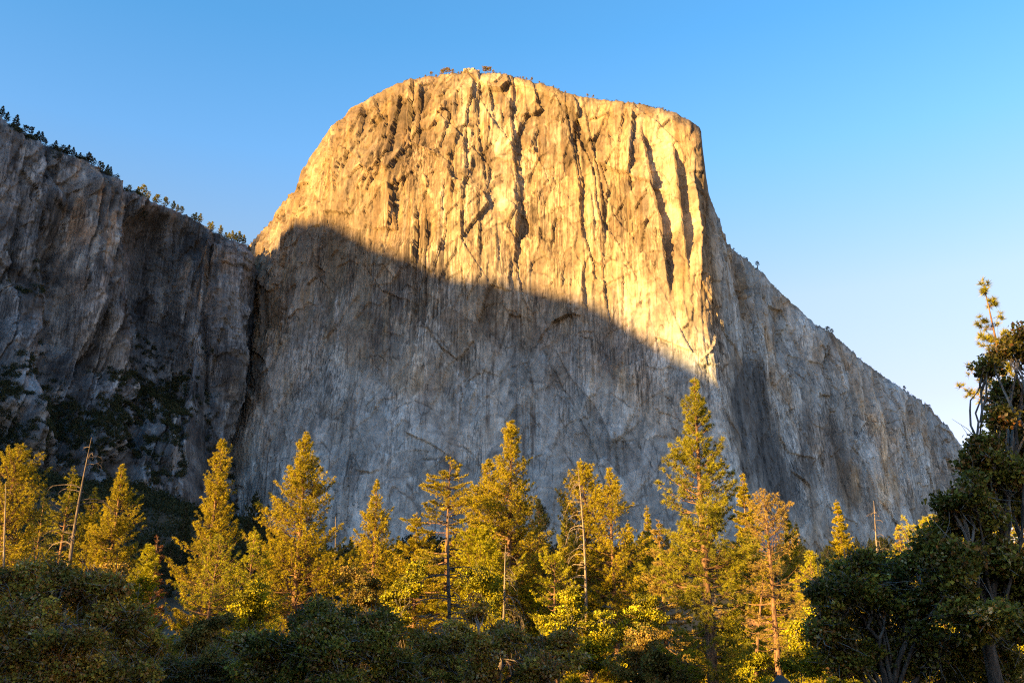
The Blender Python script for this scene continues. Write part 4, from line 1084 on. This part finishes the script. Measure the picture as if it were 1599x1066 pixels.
    # sunlit bushes under the trees
    BS = [((935, 985, 44), (915, 1030, 46), 84, BRIGHT, 'yellow green bush below the curved bleached trunk'), ((985, 1010, 46), (1000, 1050, 52), 78, RUSSET, 'orange tinged bush left of the largest pine trunk'),
          ((1040, 1035, 46), (1060, 1066, 44), 66, RUSSET, 'dull russet bush at the foot of the largest pine'), ((1265, 985, 48), (1240, 1045, 56), 80, BRIGHT, 'glowing yellow bush between the dying pine and the low oak'),
          ((1300, 1040, 44), (1330, 1070, 44), 70, BRIGHT, 'glowing yellow bush half hidden behind the low oak'), ((885, 940, 34), (870, 975, 36), 92, BRIGHT, 'yellow bush under the small round headed tree'),
          ((1010, 950, 40), (985, 985, 36), 96, BRIGHT, 'gold bush beneath the pale tan fir'), ((1150, 1000, 40), (1170, 1050, 48), 92, BRIGHT, 'yellow foliage right behind the trunk of the largest pine'),
          ((640, 900, 42), (620, 935, 36), 98, BRIGHT, 'yellow bush left of the layered fir trunk'), ((745, 905, 40), (765, 940, 34), 92, BRIGHT, 'yellow bush right of the layered fir trunk'),
          ((400, 930, 40), (380, 965, 40), 84, BRIGHT, 'yellow bush under the shorter yellow pine'), ((180, 900, 30), (150, 905, 30), 88, RUSSET, 'olive bush under the slim golden pine'),
          ((555, 905, 34), (575, 930, 30), 100, RUSSET, 'olive bush behind the dark rounded oak'), ((330, 985, 40), (300, 1010, 34), 76, RUSSET, 'dim bush below the tall gully pine'),
          ((1410, 900, 46), (1470, 880, 50), 84, BRIGHT, 'yellow bush shining through the low oak'), ((1500, 1000, 60), (1560, 1040, 60), 60, BRIGHT, 'yellow bush shining through the foot of the tall right oak')]
    for i, (a_, b_, Y, pal, lab) in enumerate(BS):
        broadleaf('bush', lab, 'bush', [a_ + (0,), b_ + (0,), ((a_[0] + b_[0]) / 2 + 12, (a_[1] + b_[1]) / 2, a_[2] * .8, 1.5), (b_[0] - 6, min(1090, b_[1] + 45), b_[2], 0)], (a_[0] + b_[0]) / 2, Y, 700 + i,
                  leaves=9000, leaf=.20, palette=pal, trunk_r=.07, cluster=.55, twiggy=.6, stems=3, group='sunlit bushes under the conifers')

    # boulder top at the foot of the dying pine
    rng = np.random.default_rng(5)
    th, ph = np.meshgrid(np.linspace(0, np.pi, 40), np.linspace(0, 2 * np.pi, 72, endpoint=False), indexing='ij')
    nv = np.stack([np.sin(th) * np.cos(ph), np.sin(th) * np.sin(ph), np.cos(th)], -1)
    rr = 1 + 0.09 * fbm(nv[..., 0] * 1.7 + nv[..., 2], nv[..., 1] * 1.7 - nv[..., 2], 71, 4) + 0.02 * fbm(nv[..., 0] * 9, nv[..., 1] * 9 + nv[..., 2] * 7, 72, 3)
    bv = nv * rr[..., None] * np.array([.62, .55, 1.35])
    i_, j_ = np.meshgrid(np.arange(39), np.arange(72), indexing='ij')
    bf = np.stack([i_ * 72 + j_, (i_ + 1) * 72 + j_, (i_ + 1) * 72 + (j_ + 1) % 72, i_ * 72 + (j_ + 1) % 72], -1).reshape(-1, 4)
    pb = at(1219, 1056, 38)
    bo = link('boulder', make_mesh('boulder', bv.reshape(-1, 3), bf, [rock_material('boulder_rock', .02, False)], np.full((40 * 72, 3), .075), smooth=True), label='rounded grey boulder top at the foot of the dying pine', cat='boulder',
              loc=(pb[0], 38, pb[2] - 1.33))
def copy_tree(src, loc, rz, sc, label=None, group=None):
    r = src.copy(); COL.objects.link(r)
    r.location = loc; r.rotation_euler = (0, 0, rz); r.scale = sc if hasattr(sc, '__len__') else (sc, sc, sc)
    if label: r['label'] = label
    if group: r['group'] = group
    for ch in list(src.children):
        c = ch.copy(); COL.objects.link(c); c.parent = r
        for g in list(ch.children):
            d = g.copy(); COL.objects.link(d); d.parent = c
    return r
def proto_conifer(name, label, cat, group, seed, H, R, bark=None, **kw):
    parts = conifer(np.random.default_rng(seed), H, R, **kw)
    root = link(name, None, label=label, cat=cat, group=group)
    link('trunk', parts['trunk'].mesh('trunk', bark or M_BARK_GREY, True), root)
    link('limbs', parts['limbs'].mesh('limbs', bark or M_BARK_GREY), root)
    link('crown', parts['crown'].mesh('crown', M_NEEDLE), root)
    return root

if True:
    rng = np.random.default_rng(77)
    # ---- dark conifers in the shade behind the lit row
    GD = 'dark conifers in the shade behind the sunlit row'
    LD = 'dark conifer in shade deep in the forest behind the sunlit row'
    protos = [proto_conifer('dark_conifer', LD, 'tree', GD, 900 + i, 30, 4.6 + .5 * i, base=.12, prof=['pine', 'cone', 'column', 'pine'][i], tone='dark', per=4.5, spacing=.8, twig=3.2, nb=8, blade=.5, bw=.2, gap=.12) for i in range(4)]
    used = [False] * 4
    def put_dark(px, py, Y, k, label=LD, group=GD, fat=1.0):
        p = at(px, py, Y); g = float(ground_z(p[0], Y)) - .2
        h = (p[2] - g) / 30.0
        if h < .25: return
        w = h * fat
        if not used[k]:
            used[k] = True
            protos[k].location = (p[0], Y, g); protos[k].scale = (w, w, h); protos[k]['label'] = label
        else:
            copy_tree(protos[k], (p[0], Y, g), rng.uniform(0, 6.28), (w, w, h), label, group)
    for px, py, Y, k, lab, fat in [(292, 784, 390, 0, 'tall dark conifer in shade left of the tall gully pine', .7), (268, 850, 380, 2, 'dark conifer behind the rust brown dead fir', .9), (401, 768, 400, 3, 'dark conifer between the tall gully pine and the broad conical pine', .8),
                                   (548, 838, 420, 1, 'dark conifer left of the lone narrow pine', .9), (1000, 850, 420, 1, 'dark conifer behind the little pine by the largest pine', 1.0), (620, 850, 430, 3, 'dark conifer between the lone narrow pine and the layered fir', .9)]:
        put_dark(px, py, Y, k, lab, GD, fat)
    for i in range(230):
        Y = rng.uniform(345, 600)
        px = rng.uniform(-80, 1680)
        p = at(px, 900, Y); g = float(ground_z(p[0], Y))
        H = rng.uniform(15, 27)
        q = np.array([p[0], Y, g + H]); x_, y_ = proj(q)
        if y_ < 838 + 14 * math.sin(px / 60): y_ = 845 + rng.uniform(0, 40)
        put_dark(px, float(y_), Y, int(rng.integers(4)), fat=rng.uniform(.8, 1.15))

    # ---- young trees filling in between the big ones
    GY = 'young sunlit conifers between the tall ones'
    LY = 'young sunlit conifer in the thicket between the tall trees'
    yp = [proto_conifer('young_conifer', LY, 'tree', GY, 930 + i, 12, 2.3 + .3 * i, bark=M_BARK_PINE, base=.08, prof=['pine', 'cone', 'column'][i], tone=['gold', 'olive', 'lime'][i], per=5.5, spacing=.5, twig=5, nb=10, blade=.26, bw=.06, gap=.1) for i in range(3)]
    yu = [False] * 3
    for i in range(85):
        Y = rng.uniform(98, 165); px = rng.uniform(-20, 1480)
        p = at(px, 1000, Y); g = float(ground_z(p[0], Y)) - .1
        h = rng.uniform(5, 13) / 12; k = int(rng.integers(3))
        if not yu[k]:
            yu[k] = True; yp[k].location = (p[0], Y, g); yp[k].scale = (h,) * 3
        else:
            copy_tree(yp[k], (p[0], Y, g), rng.uniform(0, 6.28), (h * rng.uniform(.9, 1.2),) * 2 + (h,))

    # ---- pines added out of frame to the left rear to shade the oaks
    GE = 'unseen pines added to shade the oaks'
    e0 = proto_conifer('shade_pine', 'unseen pine added beyond the frame to shade the oaks', 'tree', GE, 950, 27, 4.6, base=.06, prof='column', tone='green', per=5.5, spacing=.6, twig=4.2, nb=11, blade=.45, bw=.13, gap=.04)
    e1 = proto_conifer('shade_pine', 'unseen pine added beyond the frame to shade the oaks', 'tree', GE, 951, 27, 4.2, base=.06, prof='pine', tone='green', per=5.5, spacing=.6, twig=4.2, nb=11, blade=.45, bw=.13, gap=.04)
    first = [True, True]
    sx_, cx_ = math.sin(SUN_AZ), math.cos(SUN_AZ)
    for row, (v, hh) in enumerate([(-36, 24.6), (-48, 27.2)]):
        for u in np.arange(-165, 75, 6.0):
            uu = u + rng.uniform(-1.6, 1.6) + row * 2.1; vv = v + rng.uniform(-2, 2)
            H = hh + rng.normal(0, 1.7) + 2.0 * math.sin(uu / 9.0)
            src = (e0, e1)[int(rng.integers(2))]; k = 0 if src is e0 else 1
            x, y = vv * sx_ + uu * cx_, vv * cx_ - uu * sx_
            loc = (x, y, float(ground_z(x, y)) - .2); s = H / 27.0
            if first[k]:
                first[k] = False; src.location = loc; src.scale = (1.0, 1.0, s)
            else:
                copy_tree(src, loc, rng.uniform(0, 6.28), (1.0, 1.0, s))

# ------------------------------------------------------------------ scrub on the ledges, woods on the slopes, trees along the skylines
def clumps(name, P, size, mat, seed, palette, label, cat, per=80, leaf=0.27, tall=1.25):
    """one mesh of many leafy clumps standing at the points P"""
    rng = np.random.default_rng(seed)
    n = len(P)
    d = unit(rng.normal(size=(n, per, 3)))
    d[..., 2] = np.abs(d[..., 2]) * tall
    c = P[:, None] + d * (size[:, None, None] * rng.uniform(.45, 1.0, (n, per, 1)))
    dirn = unit(rng.normal(size=(n, per, 3))); s = unit(np.cross(dirn, rng.normal(size=(n, per, 3))))
    L = size[:, None, None] * leaf * rng.uniform(.6, 1.3, (n, per, 1))
    V = np.stack([c - dirn * L * .5, c + s * L * .35, c + dirn * L * .5, c - s * L * .35], 2).reshape(-1, 3)
    F = np.arange(n * per)[:, None] * 4 + np.arange(4)[None]
    cols = np.array(palette)
    col = cols[rng.integers(0, len(cols), n)][:, None] * rng.uniform(.7, 1.3, (n, per, 1))
    return link(name, make_mesh(name, V, F, [mat], np.repeat(col.reshape(-1, 3), 4, 0)), kind='stuff', label=label, cat=cat)
SCRUB = [(.030, .040, .016), (.045, .052, .020), (.024, .032, .014), (.060, .055, .024)]
rng = np.random.default_rng(31)
# left mountain: where the rock lies back enough to hold soil
gU = np.gradient(Vl, axis=0); gT = np.gradient(Vl, axis=1)
nl = unit(np.cross(gU, gT)); nz = np.abs(nl[..., 2])
pat = fbm(ALl / 38, Zl / 45, 501, 4)
gul = np.abs(perlin(ALl / 62 + Zl / 200, Zl / 240, 220))
score = .9 * sstep(.34, .72, nz) + .75 * pat + 1.0 * lo * (gul * 2 - .45) + .75 * lblob(255, 600, 80, 110, .6, 61) + .5 * lblob(40, 420, 70, 70, .6, 62) + .8 * lblob(60, 700, 90, 60, .6, 63) + .55 * lblob(300, 800, 80, 70, .6, 64)
score -= .5 * sstep(.45, .7, hl)
score[:, -25:] += .45
inview = (LEFTPX > -120) & (LEFTPX < 460) & (LEFTPY < 1000)
w = np.where(inview, sstep(.85, 1.15, score), 0) * np.linalg.norm(np.cross(gU, gT), axis=-1)
w = w.ravel() / w.sum()
ids = rng.choice(len(w), 9000, p=w)
P = Vl.reshape(-1, 3)[ids] + nl.reshape(-1, 3)[ids] * np.sign(nl.reshape(-1, 3)[ids][:, 2:3]) * .4
clumps('ledge_scrub', P, rng.uniform(2.2, 5.5, len(P)), M_LEAF, 32, SCRUB, 'dark scrub on the ledges and slopes of the left cliff', 'scrub')
# foot of the great wall and its ledges
gU = np.gradient(BIGV, axis=0); gT = np.gradient(BIGV, axis=1)
nb_ = unit(np.cross(gU, gT)); nzb = np.abs(nb_[..., 2])
wb = sstep(.62, .85, nzb + .12 * fbm(AA / 20, Z / 20, 511, 3)) * (.04 + 1.0 * sstep(.975, .99, hf) + .0)
wb = wb + .5 * blob(540, 800, 45, 30, .5, 71) + .5 * blob(450, 720, 40, 12, .5, 72)
wb = np.where((BIGPX > 300) & (BIGPX < 1560), wb, 0).ravel(); wb /= wb.sum()
ids = rng.choice(len(wb), 520, p=wb)
clumps('rim_scrub', BIGV.reshape(-1, 3)[ids], rng.uniform(.8, 2.2, len(ids)), M_LEAF, 33, [(.06, .055, .02), (.09, .07, .03), (.045, .05, .02)], 'low scrub along the rim and foot of the great wall', 'scrub')
# woods on the slopes under the walls
m = 16000
X_ = rng.uniform(-900, 900, m); Y_ = rng.uniform(400, 1330, m)
G_ = ground_z(X_, Y_)
keep = rng.uniform(size=m) < sstep(-.35, .25, fbm(X_ / 90, Y_ / 90, 521, 3) + .8 * sstep(-100, -350, X_) + .6 * sstep(700, 550, Y_))
P = np.stack([X_, Y_, G_ + 1.0], 1)[keep]
clumps('slope_forest', P, rng.uniform(4, 8.5, len(P)), M_LEAF, 34, [(.022, .032, .012), (.032, .042, .015), (.018, .026, .011), (.045, .048, .017)], 'dark woods covering the slopes under the cliffs', 'forest', per=60, leaf=.3, tall=1.5)

def small_tree(seed, H, R, tone, shape):
    parts = conifer(np.random.default_rng(seed), H, R, base=.12 if shape != 'flat' else .5, prof={'spire': 'pine', 'round': 'column', 'flat': 'ragged'}[shape], tone=tone, per=4.5, spacing=.8, twig=1.8, nb=7, blade=.75, bw=.3, gap=.2)
    q = Parts()
    for kk in ('trunk', 'limbs', 'crown'):
        for V_, F_ in zip(parts[kk].V, parts[kk].F):
            pass
    V_ = np.concatenate([np.concatenate(parts[k_].V) for k_ in ('trunk', 'limbs', 'crown')])
    offs = [0, parts['trunk'].n, parts['trunk'].n + parts['limbs'].n]
    F_ = []; mi = []
    for o_, k_ in zip(offs, ('trunk', 'limbs', 'crown')):
        for f in parts[k_].F:
            F_.append(f + o_); mi.append(np.full(len(f), 0 if k_ != 'crown' else 1))
    ccol = np.concatenate([np.full((offs[2], 3), .1), np.concatenate(parts['crown'].C)])
    return make_mesh('skyline_tree', V_, F_, [M_BARK_GREY, M_NEEDLE], ccol, mat_index=np.concatenate(mi))
SM = {(k, tn): small_tree(600 + i, 12, 2.0 if k != 'round' else 2.8, tn, k) for i, k in enumerate(('spire', 'round', 'flat')) for tn in ('dark', 'olive', 'tan')}  # same trees in shaded and sunlit tones, the light put into the needles
def rim_spot(px, PXA, VA):
    """the skyline point of a wall at photograph column px"""
    pxs, pys = PXA, None
    mask = np.abs(PXA - px) < 1.3
    if not mask.any(): return None
    _, py = proj(VA)
    py = np.where(mask, py, 1e9)
    i, j = np.unravel_index(np.argmin(py), py.shape)
    return VA[i, j]
def skyline(px, hpx, kind, PXA, VA, label, group, name='skyline_pine', fat=1.0, cat='tree', tone='dark'):
    p = rim_spot(px, PXA, VA)
    if p is None: return
    H = hpx / FPX * depth_of(p[1], p[2]) * 1.3
    o = link(name, SM[kind, tone], label=label, cat=cat, group=group, loc=(p[0], p[1] + 2.0, p[2] - .6))
    o.scale = (H / 12 * fat,) * 2 + (H / 12,)
    o.rotation_euler = (0, 0, px * 1.7)
r_ = random.Random(4)
for cx0, hc, kd in [(4, 60, 'spire'), (38, 55, 'spire'), (92, 78, 'spire'), (150, 55, 'flat'), (185, 62, 'flat'), (210, 34, 'round'), (228, 55, 'spire'), (250, 58, 'spire'), (272, 40, 'round'), (332, 52, 'spire'), (380, 42, 'round'), (402, 44, 'spire'), (416, 62, 'spire'),
                    (440, 50, 'spire'), (465, 32, 'spire'), (487, 40, 'spire'), (533, 48, 'spire'), (553, 54, 'spire'), (572, 40, 'round'), (611, 34, 'round'), (628, 46, 'spire'), (652, 46, 'spire'), (676, 48, 'spire')]:
    skyline(cx0 / 3.95, hc / 3.95, kd, LEFTPX, Vl, 'small dark conifer in silhouette on the skyline of the left cliff', 'dark conifers along the left skyline', fat=1.15)
for cx0, hc, kd in [(788, 36, 'round'), (845, 44, 'spire'), (878, 60, 'round'), (905, 38, 'round'), (945, 30, 'round'), (968, 48, 'round'), (1018, 48, 'round'), (1066, 46, 'spire'), (1092, 40, 'spire'), (1118, 38, 'round'), (1188, 30, 'round'), (1203, 48, 'spire'),
                    (1232, 50, 'spire'), (1286, 32, 'round'), (1306, 50, 'spire'), (1357, 50, 'spire'), (1392, 34, 'flat'), (1412, 40, 'spire'), (1432, 54, 'spire'), (1452, 46, 'spire'), (1474, 62, 'spire'), (1500, 52, 'spire')]:
    skyline(cx0 / 3.95, hc / 3.95, kd, LEFTPX, Vl, 'small conifer touched by the sun on the skyline beside the gully', 'sun touched conifers on the skyline by the gully', fat=1.15, tone='olive')
for cx0, hc, kd in [(60, 10, 'round'), (92, 14, 'round'), (135, 18, 'round'), (188, 40, 'flat'), (240, 22, 'round'), (285, 36, 'round'), (308, 44, 'flat'), (325, 52, 'flat'), (344, 46, 'flat'), (380, 34, 'round'), (440, 20, 'round'), (452, 22, 'round'), (664, 58, 'flat'), (690, 44, 'flat'),
                    (706, 50, 'flat'), (738, 30, 'round'), (842, 14, 'round'), (935, 16, 'spire'), (990, 18, 'round'), (1010, 24, 'flat'), (1040, 24, 'flat'), (1090, 34, 'flat'), (1160, 20, 'flat'), (1195, 16, 'round'), (1280, 18, 'flat'), (1330, 18, 'flat'), (1393, 22, 'round')]:
    skyline(640 + cx0 / 5.71, hc / 5.71 * 1.1, kd, BIGPX, BIGV, 'tiny sunlit pine on the summit rim of the great wall', 'tiny pines along the summit rim', fat=1.3, tone='tan')
for cx0, hc, kd in [(68, 18, 'flat'), (103, 16, 'flat'), (190, 8, 'round'), (235, 8, 'round'), (312, 9, 'round'), (345, 9, 'round'), (380, 10, 'round'), (436, 9, 'round'), (518, 11, 'flat'), (530, 9, 'round'), (597, 8, 'round')]:
    skyline(900 + cx0 / 3.807, hc / 3.807 * 1.2, kd, BIGPX, BIGV, 'tiny sunlit pine on the summit rim of the great wall', 'tiny pines along the summit rim', fat=1.3, tone='tan')
for px, hp in [(1168, 5), (1182, 6), (1295, 7), (1301, 6), (1414, 5), (1452, 4)]:
    skyline(px, hp, 'round', BIGPX, BIGV, 'tiny shaded bush on the falling right ridge', 'tiny bushes on the right ridge', name='ridge_bush', fat=1.4, cat='bush')
# blocks of rock on the summit
for i, (px, hp, wp) in enumerate([(727, 6, 6), (733, 8, 5), (739, 6, 6), (748, 6, 4)]):
    p = rim_spot(px, BIGPX, BIGV)
    k_ = depth_of(p[1], p[2]) / FPX
    rg = np.random.default_rng(80 + i)
    th, ph = np.meshgrid(np.linspace(0, np.pi, 14), np.linspace(0, 2 * np.pi, 20, endpoint=False), indexing='ij')
    nv = np.stack([np.sin(th) * np.cos(ph), np.sin(th) * np.sin(ph), np.cos(th)], -1)
    sq = np.sign(nv) * np.abs(nv) ** .75
    sq = sq * (1 + .3 * fbm(nv[..., 0] * 1.9 + i, nv[..., 1] * 1.9 + nv[..., 2], 90 + i, 3))[..., None]
    bv = sq * np.array([wp * k_ * .55, wp * k_ * .55, hp * k_ * .55])
    i_, j_ = np.meshgrid(np.arange(13), np.arange(20), indexing='ij')
    bf = np.stack([i_ * 20 + j_, (i_ + 1) * 20 + j_, (i_ + 1) * 20 + (j_ + 1) % 20, i_ * 20 + (j_ + 1) % 20], -1).reshape(-1, 4)
    link('summit_block', make_mesh('summit_block', bv.reshape(-1, 3), bf, [M_ROCK], np.tile([[.24, .19, .13]], (len(bv.reshape(-1, 3)), 1))), label='pale block of rock in the stack crowning the summit rim', cat='rock', group='rock blocks on the summit', loc=(p[0], p[1] + 4, p[2] + hp * k_ * .2))
